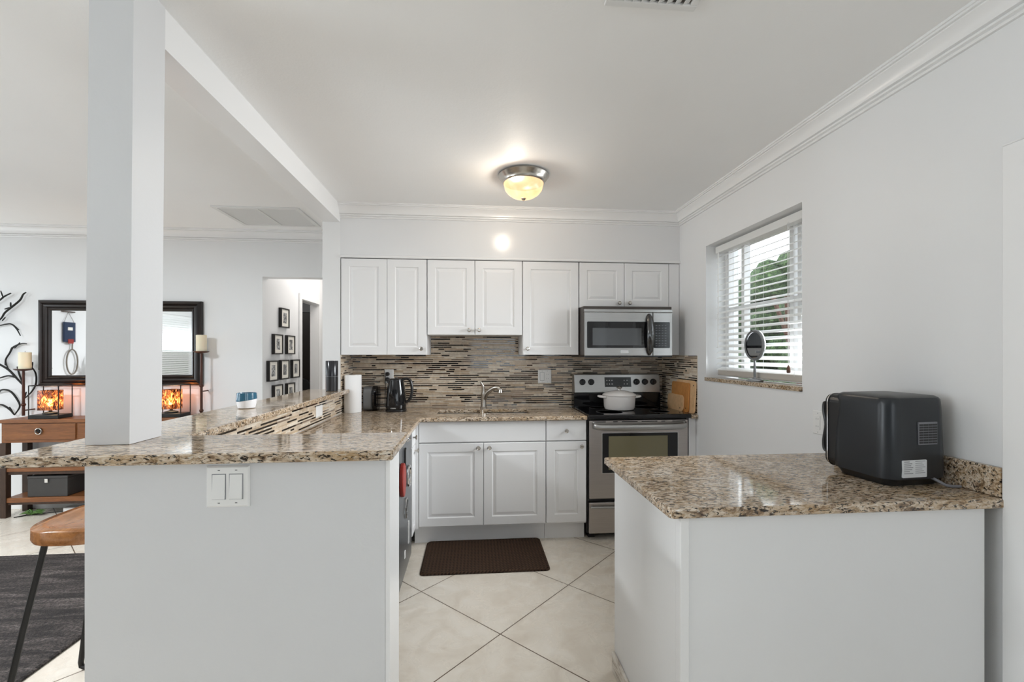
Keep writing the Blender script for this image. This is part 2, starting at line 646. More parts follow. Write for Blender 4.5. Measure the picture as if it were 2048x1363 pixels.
# post and beam
mb = MB()
b0, b1 = [(-1.132, 1.413), (-1.01, 1.413), (-1.01, 1.549), (-1.132, 1.549)], .012
mb.loft([[(x, y, 1.0965) for x, y in b0], [(x + b1, y, CZ) for x, y in b0]])
struct('column', mb, M['halfwall_shaded'])
struct('beam', MB().box(-1.122, -1.0, 1.549, 3.478, 2.355, CZ), M['trim'])

CROWN = [(0, -.100), (.012, -.100), (.015, -.093), (.011, -.089), (.022, -.085), (.023, -.078), (.017, -.074), (.029, -.071), (.030, -.064), (.033, -.052), (.040, -.040), (.050, -.029),
         (.058, -.023), (.058, -.018), (.068, -.017), (.069, -.010), (.075, -.009), (.075, 0), (0, 0)]


def crown(name, a, b, out, miter_a=0, miter_b=0):
    a, b, o = Vector(a), Vector(b), Vector(out)
    d = (b - a).normalized()
    mb = MB()
    mb.loft([[tuple(Vector((p.x, p.y, CZ + z)) + o * r + d * m * r) for r, z in CROWN] for p, m in ((a, miter_a), (b, -miter_b))])
    struct(name, mb, M['trim'], smooth=True, ang=.35)


crown('trim_1', (XL, 3.478, 0), (XR, 3.478, 0), (0, -1, 0), 0, 1)
crown('trim_2', (XR, 3.478, 0), (XR, -3.2, 0), (-1, 0, 0), 1, 0)
crown('trim_3', (-5.5, YL, 0), (-1.13, YL, 0), (0, -1, 0), 1, 0)
crown('trim_4', (-5.5, -3.2, 0), (-5.5, YL, 0), (1, 0, 0), 0, 1)
mb = MB()   # half round strip where the cabinets meet the soffit
mb.lathe([(.011, 0), (.011, XR - XL)], (XL, 3.474, 2.098), 12, 'x')
struct('trim_5', mb, M['trim'], smooth=True)
struct('baseboard_living', MB().box(-5.5, -1.932, YL - .014, YL, 0, .1), M['trim'], bevel=.004)
struct('baseboard_left', MB().box(-5.5, -5.486, -3.2, YL, 0, .1), M['trim'], bevel=.004)
struct('baseboard_hall', MB().box(-1.932, -1.918, YL + .12, 5.16, 0, .1), M['trim'], bevel=.004)

# right hand door with its casing
d1 = struct('door_1', MB().box(XR + .05, XR + .09, .34, 1.20, .01, 1.97), M['trim'])
mb = MB()
mb.box(XR - .022, XR, 1.165, 1.255, 0, 2.09 - .085).box(XR - .022, XR, .25, .34, 0, 2.005).box(XR - .022, XR, .25, 1.255, 2.005, 2.012)
mb.box(XR, XR + .05, 1.20, 1.24, 0, 2.0).box(XR, XR + .05, .30, .34, 0, 2.0).box(XR, XR + .05, .34, 1.2, 1.97, 2.0)
mb.build('door_casing', M['trim'], d1, bevel=.003)
# hall door casing
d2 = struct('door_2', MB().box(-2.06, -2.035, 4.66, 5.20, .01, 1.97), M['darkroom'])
mb = MB()
mb.box(-1.932, -1.914, 5.155, 5.222, 0, 2.04).box(-1.932, -1.914, 5.785, 5.853, 0, 2.04).box(-1.932, -1.914, 5.222, 5.785, 1.975, 2.04)
mb.box(-2.03, -1.932, 5.213, 5.228, 0, 1.985).box(-2.03, -1.932, 5.785, 5.80, 0, 1.985).box(-2.03, -1.932, 5.228, 5.785, 1.97, 1.985)
mb.build('door_frame', M['trim'], d2, bevel=.003)

# kitchen window
wf = MB()
X0, X1 = 1.80, 1.845
wf.box(X0, X1, 2.131, 2.175, 1.20, 2.131).box(X0, X1, 3.026, 3.07, 1.20, 2.131).box(X0, X1, 2.175, 3.026, 1.20, 1.262).box(X0, X1, 2.175, 3.026, 2.09, 2.131)
for yy in (2.335, 2.40, 2.86):
    wf.box(X0, X1, yy - .016, yy + .016, 1.262, 2.09)
wf.box(X0 + .005, X1, 2.175, 3.026, 1.66, 1.69)
w1 = struct('window_1', wf, M['trim'], bevel=.003)
MB().box(1.83, 1.834, 2.17, 3.03, 1.25, 2.10).build('window_pane', M['pane'], w1)
wf = MB()
for (ya, yb, za, zb) in ((-.95, .75, .85, 2.08), (2.5, 3.9, .85, 2.05)):
    wf.box(-5.66, -5.62, ya, ya + .05, za, zb).box(-5.66, -5.62, yb - .05, yb, za, zb).box(-5.66, -5.62, ya + .05, yb - .05, za, za + .05).box(-5.66, -5.62, ya + .05, yb - .05, zb - .05, zb)
struct('window_2', wf, M['trim'])
wf = MB()
wf.box(1.80, 1.85, -2.4, -2.35, .9, 2.0).box(1.80, 1.85, -1.05, -1.0, .9, 2.0).box(1.80, 1.85, -2.35, -1.05, .9, .95).box(1.80, 1.85, -2.35, -1.05, 1.95, 2.0)
struct('added_window_3', wf, M['trim'])  # unseen window added to go with the right rear fill light
wf = MB()
wf.box(-.1, -.05, -3.28, -3.22, .9, 2.0).box(1.25, 1.3, -3.28, -3.22, .9, 2.0).box(-.05, 1.25, -3.28, -3.22, .9, .95).box(-.05, 1.25, -3.28, -3.22, 1.95, 2.0)
struct('window_4', wf, M['trim'])


# ------------------------------------------------------------------ mosaic backsplash
def mosaic(name, label, regions, frame, seed):
    """regions: (u0,u1,z0,z1); frame(u, z, d) -> point, d = distance out from the wall"""
    r = random.Random(seed)
    mb = MB()

    def bx(u0, u1, z0, z1, d0, d1):
        p = [frame(u, z, d) for d in (d0, d1) for u, z in ((u0, z0), (u1, z0), (u1, z1), (u0, z1))]
        mb.add(p, [(4, 5, 6, 7), (0, 1, 5, 4), (1, 2, 6, 5), (2, 3, 7, 6), (3, 0, 4, 7)])
    for (u0, u1, z0, z1) in regions:
        mb.mat(6)
        bx(u0, u1, z0, z1, .0005, .0035)
        z, row = z0 + .001, 0
        while z < z1 - .004:
            h = .0098 if row % 2 else .0070
            zt = min(z + h - .0011, z1 - .0005)
            u = u0 + .001 - (r.random() * .08)
            while u < u1 - .003:
                L = r.choice((.032, .048, .065, .1, .13, .15, .16)) if row % 2 else r.choice((.06, .1, .12, .15))
                a, b = max(u, u0 + .0008), min(u + L - .0012, u1 - .0008)
                if b - a > .003:
                    q = r.random()
                    if row % 2:
                        k = 3 if q < .35 else 4 if q < .41 else 5 if q < .58 else r.choice((0, 1, 2))
                    else:
                        k = 0 if q < .55 else 1 if q < .85 else 2
                    mb.mat(k)
                    bx(a, b, z, zt, .003, .0052)
                u += L
            z += h
            row += 1
    return mb.build(name, TILES, label=label, cat='backsplash')


mosaic('mosaic_backsplash', 'strip mosaic tile backsplash on the wall behind sink and range', [(XL + .006, XR - .006, .915, 1.354), (-.354, .382, 1.355, 1.508)],
       lambda u, z, d: (u, YB - d, z), 3)
mosaic('mosaic_backsplash', 'narrow strip mosaic tile return in the left corner behind the paper towels', [(-(YB - .0005), -3.48, .915, 1.354)], lambda u, z, d: (XL + d, -u, z), 4)
mosaic('mosaic_backsplash', 'strip mosaic tile return on right wall behind the cutting boards', [(3.19, YB - .0005, .915, 1.348)], lambda u, z, d: (XR - d, u, z), 5)
mosaic('mosaic_backsplash', 'strip mosaic tile face under the raised granite bar', [(-3.47, -1.45, .915, 1.064)], lambda u, z, d: (XL + d, -u, z), 6)

# ------------------------------------------------------------------ granite tops
mb = MB().slab([-1.237, -.93, -.222], [1.264, 1.562, 3.477], lambda x, y: x < -.93 or y < 1.562, 1.067, 1.0955)
mb.build('granite_bar_top', M['granite'], bevel=.007, seg=3, label='raised L shaped granite bar top around the white column', cat='bar top')
mb = MB().slab([-.995, -.365, -.275, .05, .085, .43, .822], [1.45, 3.172, 3.385, 3.625, 3.802],
               lambda x, y: (x < -.365 or y > 3.172) and not (3.385 < y < 3.625 and (-.275 < x < .05 or .085 < x < .43)), .885, .914)
mb.build('granite_countertop', M['granite'], bevel=.006, seg=2, label='lower granite countertop with the sink, running under the kettle', cat='countertop')
box('granite_countertop', M['granite'], 1.602, XR - .006, 3.172, 3.80, .885, .914, bevel=.004, label='small granite strip between range and right wall', cat='countertop')
pt = thing('peninsula_countertop', 'granite countertop of the right peninsula under the black air fryer', 'countertop', (1.1, 1.57, .884))
MB().prism([(.566, 1.262), (.578, 1.250), (XR - .001, 1.250), (XR - .001, 1.905), (.566, 1.905)], .884, .914).build('slab', M['granite'], pt, bevel=.006, seg=3)
box('side_splash', M['granite'], 1.634, XR - .001, 1.258, 1.905, .9145, 1.007, pt, bevel=.004)
box('granite_window_sill', M['granite'], XR - .012, 1.80, 2.128, 3.073, 1.171, 1.196, bevel=.003, label='narrow granite sill under the kitchen window', cat='window sill')


# ------------------------------------------------------------------ cabinets
def face_map(axis, o):
    """(a, b, d) -> world: a along the front, b up, d out of the front"""
    if axis == '-y':
        return lambda a, b, d: (a, o - d, b)
    return lambda a, b, d: (o + d, a, b)       # '+x'


def panel_door(a0, a1, b0, b1, F, T=.02, frame=.060, flip=False):
    mb = MB()
    k = min(1.0, (a1 - a0) / .3)
    fr = frame * (.78 + .22 * k)
    prof = [(0, -T), (0, -.003), (.003, 0), (fr, 0), (fr + .005, -.0065), (fr + .011, -.0065), (fr + .030, -.0008), (fr + .032, -.0008)]
    rings = []
    for i, d in prof:
        rg = [F(a0 + i, b0 + i, d), F(a1 - i, b0 + i, d), F(a1 - i, b1 - i, d), F(a0 + i, b1 - i, d)]
        rings.append(rg[::-1] if flip else rg)
    mb.loft(rings)
    return mb


def slab_front(a0, a1, b0, b1, F, T=.02, flip=False):
    mb = MB()
    rings = []
    for i, d in [(0, -T), (0, -.003), (.003, 0), (.004, 0)]:
        rg = [F(a0 + i, b0 + i, d), F(a1 - i, b0 + i, d), F(a1 - i, b1 - i, d), F(a0 + i, b1 - i, d)]
        rings.append(rg[::-1] if flip else rg)
    mb.loft(rings)
    return mb


KNOB = [(.006, 0), (.006, .012), (.008, .016), (.0145, .019), (.0155, .023), (.0145, .027), (.010, .029), (.009, .028), (.004, .028), (.0, .028)]


def knob(a, b, F, axis, parent):
    c = F(a, b, 0)
    MB().lathe(KNOB, c, 20, axis).build('knob', M['nickel'], parent, smooth=True)


FU = face_map('-y', 3.478)


def upper(label, x0, x1, z0, z1, doors, knobs):
    c = thing('wall_cabinet', label, 'cabinet', ((x0 + x1) / 2, 3.65, z0))
    box('body', M['cab'], x0, x1, 3.500, YB - .006, z0, z1, c)
    for (a0, a1), kn in zip(doors, knobs):
        d = panel_door(a0, a1, z0 - .001, z1 - .002, FU).build('door', M['cab'], c)
        if kn:
            knob(kn[0], kn[1], FU, '-y', d)
    return c


ZT = 2.086
upper('tall white wall cabinet at the left end above the paper towels', -.996, -.356, 1.355, ZT, [(-.994, -.6565), (-.6535, -.3575)], [None, (-.395, 1.401)])
upper('shorter white double door wall cabinet above the sink faucet', -.353, .3815, 1.509, ZT, [(-.351, .0105), (.0145, .3795)], [(-.031, 1.545), (.045, 1.545)])
upper('tall white single door wall cabinet left of the microwave', .384, .831, 1.355, ZT, [(.386, .828)], [(.421, 1.402)])
upper('small white double door cabinet above the microwave', .834, 1.566, 1.729, ZT, [(.836, 1.198), (1.2015, 1.564)], [(1.153, 1.765), (1.238, 1.765)])
box('filler_panel', M['cab'], 1.568, XR - .002, 3.484, 3.80, 1.352, ZT, label='narrow white filler panel right of the microwave', cat='panel', bevel=.002)

FB = face_map('-y', 3.205)
ZDB, ZDT = .139, .726
c = thing('sink_cabinet', 'white sink base cabinet with two panel doors behind the brown mat', 'cabinet', (.07, 3.5, 0))
mb = MB().box(-.424, .5225, 3.226, 3.79, .125, .70).box(-.424, -.295, 3.226, 3.79, .70, .884).box(.45, .5225, 3.226, 3.79, .70, .884).box(-.295, .45, 3.226, 3.366, .70, .884)
mb.build('body', M['cab'], c)
box('toe_kick', M['cab'], -.42, .522, 3.277, 3.29, 0, .1245, c)
box('filler_strip', M['cab'], -.424, -.386, 3.206, 3.2255, .125, .884, c)
slab_front(-.382, .5205, .734, .880, FB).build('false_front', M['cab'], c)
for a0, a1, k in ((-.382, .0705, .036), (.0745, .5205, .114)):
    d = panel_door(a0, a1, ZDB, ZDT, FB).build('door', M['cab'], c)
    knob(k, .694, FB, '-y', d)
c = thing('drawer_cabinet', 'narrow white base cabinet with drawer and door left of the range', 'cabinet', (.67, 3.5, 0))
box('body', M['cab'], .524, .822, 3.226, 3.79, .125, .884, c)
box('toe_kick', M['cab'], .524, .822, 3.277, 3.29, 0, .1245, c)
d = slab_front(.5265, .820, .734, .880, FB).build('drawer', M['cab'], c)
knob(.672, .806, FB, '-y', d)
d = panel_door(.5265, .820, ZDB, ZDT, FB).build('door', M['cab'], c)
knob(.783, .692, FB, '-y', d)
FX = face_map('+x', -.405)
c = thing('corner_cabinet', 'slim white base cabinet with two knobs seen edge-on beside the dishwasher', 'cabinet', (-.7, 3.12, 0))
box('body', M['cab'], -.99, -.428, 3.04, 3.224, .125, .884, c)
box('toe_kick', M['cab'], -.50, -.48, 3.04, 3.224, 0, .1245, c)
d = slab_front(3.042, 3.20, .734, .880, FX).build('drawer', M['cab'], c)
knob(3.06, .80, FX, 'x', d)
d = panel_door(3.042, 3.20, ZDB, ZDT, FX, frame=.045).build('door', M['cab'], c)
knob(3.16, .69, FX, 'x', d)
box('filler_panel', M['cab'], 1.600, XR - .003, 3.212, 3.79, 0, .884, label='narrow white base filler between range and right wall', cat='panel')

# dishwasher
c = thing('dishwasher', 'dark steel dishwasher with magnets beside the raised bar end', 'dishwasher', (-.7, 2.73, 0))
box('body', M['black'], -.98, -.44, 2.43, 3.03, .02, .872, c)
box('door', M['steelgrey'], -.438, -.41, 2.432, 3.028, .036, .872, c, bevel=.004)
mb = MB().tube(smoothpath([(-.40, 2.745, .835), (-.385, 2.76, .842), (-.385, 2.81, .842), (-.40, 2.825, .835)], 4), .006)
mb.build('vent_tab', M['chrome'], c, smooth=True)
mb = MB()
pts = [(-.4095 + d, 2.575 + .062 * math.cos(a), .65 + .095 * math.sin(a)) for d in (0, .024) for a in [2 * PI * i / 24 for i in range(24)]]
mb.loft([pts[:24], pts[24:]])
mb.build('magnet', M['red'], bevel=.006, seg=2, label='red oval magnetic opener on the dishwasher door', cat='magnet')
mb = MB().tube([(-.40, 2.85 + .055 * math.cos(a), .60 + .06 * math.sin(a)) for a in [2 * PI * i / 24 for i in range(24)]], .0085, 8, True)
mb.build('magnet', M['chrome'], smooth=True, label='silver ring magnet right of the red opener', cat='magnet')
mb = MB().tube([(-.403, 2.715, .80), (-.403, 2.70, .79), (-.403, 2.70, .71), (-.403, 2.715, .70)], .006)
mb.build('magnet', M['darkiron'], smooth=True, label='dark bracket shaped magnet high on the dishwasher door', cat='magnet')
mb = MB().tube([(-.403, 2.76 + .035 * math.cos(a) * (1 + .3 * math.sin(3 * a)), .43 + .06 * math.sin(a)) for a in [2 * PI * i / 20 for i in range(20)]], .005, 6, True)
mb.build('magnet', M['chrome'], smooth=True, label='wavy wire magnet midway down the dishwasher door', cat='magnet')
box('magnet', M['white'], -.4095, -.404, 2.86, 2.885, .17, .31, label='white strip magnet near the dishwasher bottom', cat='magnet')
mb = MB().box(-.4095, -.404, 2.70, 2.73, .145, .19)
mb.build('magnet', M['white'], bevel=.003, label='small white magnet lowest on the dishwasher door', cat='magnet')

# sink and faucet
c = thing('kitchen_sink', 'stainless double bowl undermount sink in granite', 'sink', (.08, 3.5, .9))
for (a, b) in ((-.29, .058), (.077, .445)):
    rings = []
    for ins, z in [(0, .8835), (.012, .8835), (.016, .872), (.024, .73), (.05, .715)]:
        rings.append([(x + a + ins, y + 3.372 + ins, z) for x, y in rrect(b - a - 2 * ins, .265 - 2 * ins, .04)])
    MB().loft(rings, (False, True)).build('bowl', M['chrome'] if False else M['steel'], c, smooth=True)
c = thing('faucet', 'brushed nickel single lever faucet behind the sink', 'faucet', (.085, 3.70, .914))
MB().lathe([(.030, .915), (.030, .921), (.024, .928), (.022, .96), (.021, 1.0), (.022, 1.03)], (.085, 3.70, 0), 24).build('base', M['nickel'], c, smooth=True)
sp = smoothpath([(.088, 3.70, .99), (.105, 3.690, 1.03), (.135, 3.672, 1.062), (.172, 3.65, 1.085), (.20, 3.635, 1.088), (.217, 3.625, 1.070)], 5)
MB().tube(sp, [.021 - .005 * i / len(sp) for i in range(len(sp))], 16).build('spout', M['nickel'], c, smooth=True)
MB().lathe([(.014, 0), (.020, -.028), (.017, -.031), (0.001, -.031)], (.218, 3.625, 1.076), 16).build('spray_head', M['nickel'], c, smooth=True)
sp = smoothpath([(.085, 3.70, 1.02), (.084, 3.70, 1.06), (.078, 3.695, 1.10), (.062, 3.69, 1.128)], 5)
MB().tube(sp, [.020 - .012 * i / len(sp) for i in range(len(sp))], 12).build('lever', M['nickel'], c, smooth=True)

# ------------------------------------------------------------------ range
c = thing('range', 'stainless electric range with black glass cooktop and oven door', 'range', (1.22, 3.5, 0))
mb = MB().box(.832, 1.594, 3.24, 3.79, .045, .895)
mb.build('body', M['black'], c)
for a in (.85, 1.53):
    MB().box(a, a + .05, 3.27, 3.33, 0, .045).build('foot', M['black'], c)
d = MB().box(.842, 1.591, 3.205, 3.238, .302, .876).build('oven_door', M['ovensteel'], c, bevel=.006, seg=3)
MB().box(.936, 1.514, 3.2035, 3.206, .488, .785).build('window_trim', M['chrome'], d)
MB().box(.940, 1.510, 3.2015, 3.2038, .492, .781).build('window_frame', M['blackgloss'], d)
MB().box(.986, 1.432, 3.2000, 3.2018, .515, .760).build('window_glass', M['ovenglass'], d)
mb = MB()
for a, b in ((.865, .965), (1.02, 1.055), (1.085, 1.205), (1.235, 1.355), (1.385, 1.415), (1.47, 1.57)):
    MB().box(a, b, 3.2035, 3.207, .862, .868).build('vent_slot', M['black'], d)
hp = smoothpath([(.862, 3.207, .842), (.875, 3.170, .838), (.95, 3.152, .832), (1.216, 3.146, .830), (1.48, 3.152, .832), (1.557, 3.170, .838), (1.570, 3.207, .842)], 8)
mb = MB()
rings = []
for i, p in enumerate(hp):
    h = .021
    rings.append([(p.x + (.0), p.y + .015 * math.sin(t), p.z + h * math.cos(t)) for t in [2 * PI * k / 12 for k in range(12)]])
mb.loft(rings)
mb.build('handle', M['steel'], d, smooth=True)
d = MB().box(.842, 1.591, 3.205, 3.238, .050, .276).build('storage_drawer', M['ovensteel'], c, bevel=.005)
mb = MB()
hp = smoothpath([(.865, 3.205, .247), (.885, 3.188, .245), (1.216, 3.178, .243), (1.547, 3.188, .245), (1.567, 3.205, .247)], 8)
mb.loft([[(p.x, p.y + .008 * math.sin(t), p.z + .010 * math.cos(t)) for t in [2 * PI * k / 10 for k in range(10)]] for p in hp])
mb.build('handle', M['steel'], d, smooth=True)
ct = MB().box(.826, 1.600, 3.165, 3.72, .889, .922).build('cooktop', M['blackglass'], c, bevel=.010, seg=4)
for (x, y, r) in ((1.03, 3.32, .10), (1.42, 3.32, .075), (1.42, 3.58, .10), (1.02, 3.58, .075)):
    MB().lathe([(r, .9222), (r, .9225), (r - .004, .9225), (r - .004, .9222)], (x, y, 0), 40).build('burner_ring', M['greyplastic'], ct)
mb = MB()
mb.loft([[(x, 3.70, .905), (x, 3.695, 1.033), (x, 3.79, 1.033), (x, 3.79, .905)] for x in (.84, 1.593)])
mb.build('riser', M['blackgloss'], c, bevel=.006)
bg = MB().loft([[(x, 3.690, 1.035), (x, 3.715, 1.188), (x, 3.74, 1.192), (x, 3.79, 1.192), (x, 3.79, 1.035)] for x in (.846, 1.586)]).build('control_panel', M['steel'], c, bevel=.004)


def yp(z):
    return 3.690 + (z - 1.035) * .025 / .153


mb = MB().loft([[(x, yp(z) - dd, z) for x, z in ((1.106, 1.083), (1.335, 1.083), (1.335, 1.164), (1.106, 1.164))] for dd in (.0, .0025)])
ds = mb.build('display', M['screen'], bg)
mb = MB()
for zz in (1.107, 1.137):
    for xx in (1.125, 1.147, 1.169, 1.275, 1.30):
        MB().box(xx - .004, xx + .004, yp(zz) - .0032, yp(zz) - .002, zz - .003, zz + .003).build('button', M['white'], bg)
for xx in (.915, .990, 1.382, 1.455, 1.528):
    k = MB().lathe([(.026, 0), (.026, .006), (.022, .008), (.021, .026), (.019, .028), (0, .028)], (xx, yp(1.125), 1.125), 24, '-y').build('knob', M['black'], bg, smooth=True)
    MB().box(xx - .005, xx + .005, yp(1.125) - .034, yp(1.125) - .027, 1.105, 1.145).build('grip', M['black'], k)

# pot on the cooktop
c = thing('dutch_oven', 'white enamel pot with lid on the left of the cooktop', 'pot', (1.155, 3.47, .9235))
MB().lathe([(.100, .9235), (.112, .927), (.120, .945), (.124, 1.02), (.127, 1.034)], (1.155, 3.47, 0), 40).build('body', M['enamel'], c, smooth=True)
ld = MB().lathe([(.131, 1.0345), (.133, 1.039), (.128, 1.044), (.100, 1.058), (.055, 1.070), (.02, 1.075), (0, 1.075)], (1.155, 3.47, 0), 40).build('lid', M['enamel'], c, smooth=True)
MB().lathe([(.009, 1.0752), (.008, 1.083), (.020, 1.090), (.023, 1.097), (.018, 1.104), (0, 1.106)], (1.155, 3.47, 0), 20).build('knob', M['nickel'], ld, smooth=True)
for sg in (-1, 1):
    hp = smoothpath([(1.155 + sg * .118, 3.43, 1.022), (1.155 + sg * .158, 3.44, 1.026), (1.155 + sg * .166, 3.47, 1.027), (1.155 + sg * .158, 3.50, 1.026), (1.155 + sg * .118, 3.51, 1.022)], 4)
    MB().tube(hp, .0085, 8).build('handle', M['enamel'], c, smooth=True)

# cutting boards leaning on the right tile return


def board(label, y0, y1, z0, h, m, xb, lean, r, hole=None):
    c = thing('cutting_board', label, 'cutting board', (xb, y0, z0), (0, -lean, 0), 'cutting boards leaning by the range')
    poly = rrect(y1 - y0, h, r, 5)
    MB().loft([[(0, y, z) for y, z in poly], [(.010, y, z) for y, z in poly]]).build('board', m, c, local=True, bevel=.003)
    if hole:
        hy, hz = hole
        MB().lathe([(.006, -.0008), (.006, .0002)], (0, hy, hz), 14, 'x').build('hang_hole', M['darkwood'], c, local=True)
    return c


zc0 = .916
board('largest pale cutting board, nearest the range front', 3.185, 3.50, zc0, .245, M['palewood'], 1.628, -.045, .03, (.03, .21))
board('middle orange bamboo cutting board between two others', 3.26, 3.555, zc0, .225, M['bamboo2'], 1.6168, -.045, .02, (.04, .03))
board('smallest pale cutting board at the front of the three', 3.32, 3.60, zc0, .125, M['palewood'], 1.6055, -.045, .035, (.05, .025))

# microwave
c = thing('microwave', 'stainless over-the-range microwave with curved dark handle', 'microwave', (1.18, 3.55, 1.34))
box('body', M['mwcase'], .836, 1.532, 3.352, YB - .008, 1.348, 1.726, c, bevel=.003)
box('underside', M['black'], .84, 1.53, 3.34, 3.78, 1.336, 1.3475, c)
box('vent_strip', M['steel'], .838, 1.532, 3.335, 3.3515, 1.680, 1.703, c, bevel=.002)
d = MB().box(.838, 1.372, 3.330, 3.3515, 1.346, 1.6785).build('door', M['steel'], c, bevel=.004)
MB().loft([[(x, y, z) for x, z in rrect(.466, .201, .008, 3, .858, 1.406)] for y in (3.3305, 3.3285)]).build('window_frame', M['blackgloss'], d)
MB().box(.900, 1.282, 3.3265, 3.3283, 1.427, 1.558).build('window_glass', M['mwglass'], d)
bd = MB().box(1.117, 1.180, 3.327, 3.330, 1.366, 1.390).build('badge', M['chrome'], d, bevel=.001)
cp = MB().box(1.375, 1.530, 3.330, 3.3515, 1.346, 1.6785).build('control_panel', M['steel'], c, bevel=.004)
kp = MB().loft([[(x, y, z) for x, z in rrect(.128, .200, .006, 3, 1.379, 1.406)] for y in (3.3305, 3.3285)]).build('keypad', M['screen'], c)
mb = MB()
for i in range(4):
    for j in range(9):
        xx, zz = 1.40 + i * .024, 1.423 + j * .0195
        mb.box(xx - .007, xx + .007, 3.3275, 3.3286, zz - .0025, zz + .0025)
mb.build('keys', mat('key_legend', (.2, .21, .23), .5), kp)
hp = smoothpath([(1.342, 3.329, 1.352), (1.342, 3.305, 1.40), (1.343, 3.287, 1.51), (1.342, 3.305, 1.62), (1.342, 3.329, 1.668)], 8)
mb = MB()
n_ = len(hp)
rings = []
for i, p in enumerate(hp):
    w_ = .008 + .020 * math.sin(PI * i / (n_ - 1)) ** .8
    rings.append([(p.x + w_ * math.cos(t), p.y + .010 * math.sin(t), p.z) for t in [2 * PI * k / 14 for k in range(14)]])
mb.loft(rings)
mb.build('handle', mat('dark_chrome', (.12, .12, .12), .16, 1.0), d, smooth=True)

# ------------------------------------------------------------------ things on the counters
c = thing('paper_towel_roll', 'white paper towel roll standing at the left counter corner', 'paper towels', (-.926, 3.548, .9145))
MB().lathe([(.0635, .9145), (.0645, .92), (.0645, 1.197), (.063, 1.20), (.021, 1.200), (.021, 1.12)], (-.926, 3.548, 0), 40).build('roll', M['paper'], c, smooth=True)
MB().lathe([(.0205, 1.12), (.0205, 1.2005), (.0185, 1.2005), (.0185, 1.12)], (-.926, 3.548, 0), 24, cap=(False, False)).build('core', mat('cardboard', (.35, .25, .16), .9), c)
c = thing('toaster', 'black toaster half hidden behind the paper towel roll', 'toaster', (-.80, 3.66, .9145))
rings = []
for x, k in ((-.858, .9), (-.85, 1), (-.80, 1), (-.79, .9)):
    rings.append([(x, 3.66 + (y - .085) * k, .918 + z * (.97 + .03 * k)) for y, z in rrect(.17, .185, .045, 5)])
MB().loft(rings).build('shell', M['greyplastic'], c, smooth=True)
rings = []
for x, k in ((-.789, .95), (-.785, 1), (-.770, 1), (-.755, .86)):
    rings.append([(x, 3.66 + (y - .09) * k, .9146 + z * (.96 + .04 * k)) for y, z in rrect(.18, .195, .06, 6)])
MB().loft(rings).build('end_cap', M['blackgloss'], c, smooth=True)
MB().box(-.754, -.735, 3.645, 3.675, 1.03, 1.045).build('lever', M['black'], c, bevel=.003)
c = thing('electric_kettle', 'glossy black electric kettle on the counter left of the sink', 'kettle', (-.60, 3.56, .9145))
KX, KY = -.60, 3.565
MB().lathe([(.078, .9145), (.080, .918), (.080, .928), (.076, .931)], (KX, KY, 0), 36).build('base', M['black'], c, smooth=True)
bdy = MB().lathe([(.074, .932), (.077, .94), (.078, .975), (.074, 1.04), (.066, 1.10), (.058, 1.145), (.056, 1.155)], (KX, KY, 0), 40).build('body', M['blackgloss'], c, smooth=True)
MB().lathe([(.056, 1.1555), (.055, 1.163), (.045, 1.169), (.012, 1.171), (.012, 1.178), (0, 1.179)], (KX, KY, 0), 32).build('lid', M['black'], c, smooth=True)
MB().loft([[(KX - .05, KY - .02, 1.115), (KX - .05, KY + .02, 1.115), (KX - .048, KY + .018, 1.158), (KX - .048, KY - .018, 1.158)],
           [(KX - .072, KY - .006, 1.145), (KX - .072, KY + .006, 1.145), (KX - .074, KY + .006, 1.158), (KX - .074, KY - .006, 1.158)]]).build('spout', M['blackgloss'], c)
hp = smoothpath([(KX + .045, KY, 1.160), (KX + .085, KY, 1.168), (KX + .112, KY, 1.145), (KX + .122, KY, 1.08), (KX + .112, KY, 1.02), (KX + .090, KY, .992), (KX + .068, KY, .985)], 6)
MB().tube(hp, .0115, 10).build('handle', M['black'], c, smooth=True)
cu = bpy.data.curves.new('brand_text', 'FONT')
cu.body, cu.size, cu.align_x, cu.extrude = 'COSORI', .011, 'CENTER', .0004
cu.materials.append(M['white'])
tmp = bpy.data.objects.new('lettering', cu)
COL.objects.link(tmp)
tm_ = bpy.data.meshes.new_from_object(tmp.evaluated_get(bpy.context.evaluated_depsgraph_get()))
bpy.data.objects.remove(tmp)
to = bpy.data.objects.new('lettering', tm_)
COL.objects.link(to)
to.parent = c
to.rotation_euler = (PI / 2, 0, -R(4))
to.location = (-.010, -.0738, .027)

# power outlets


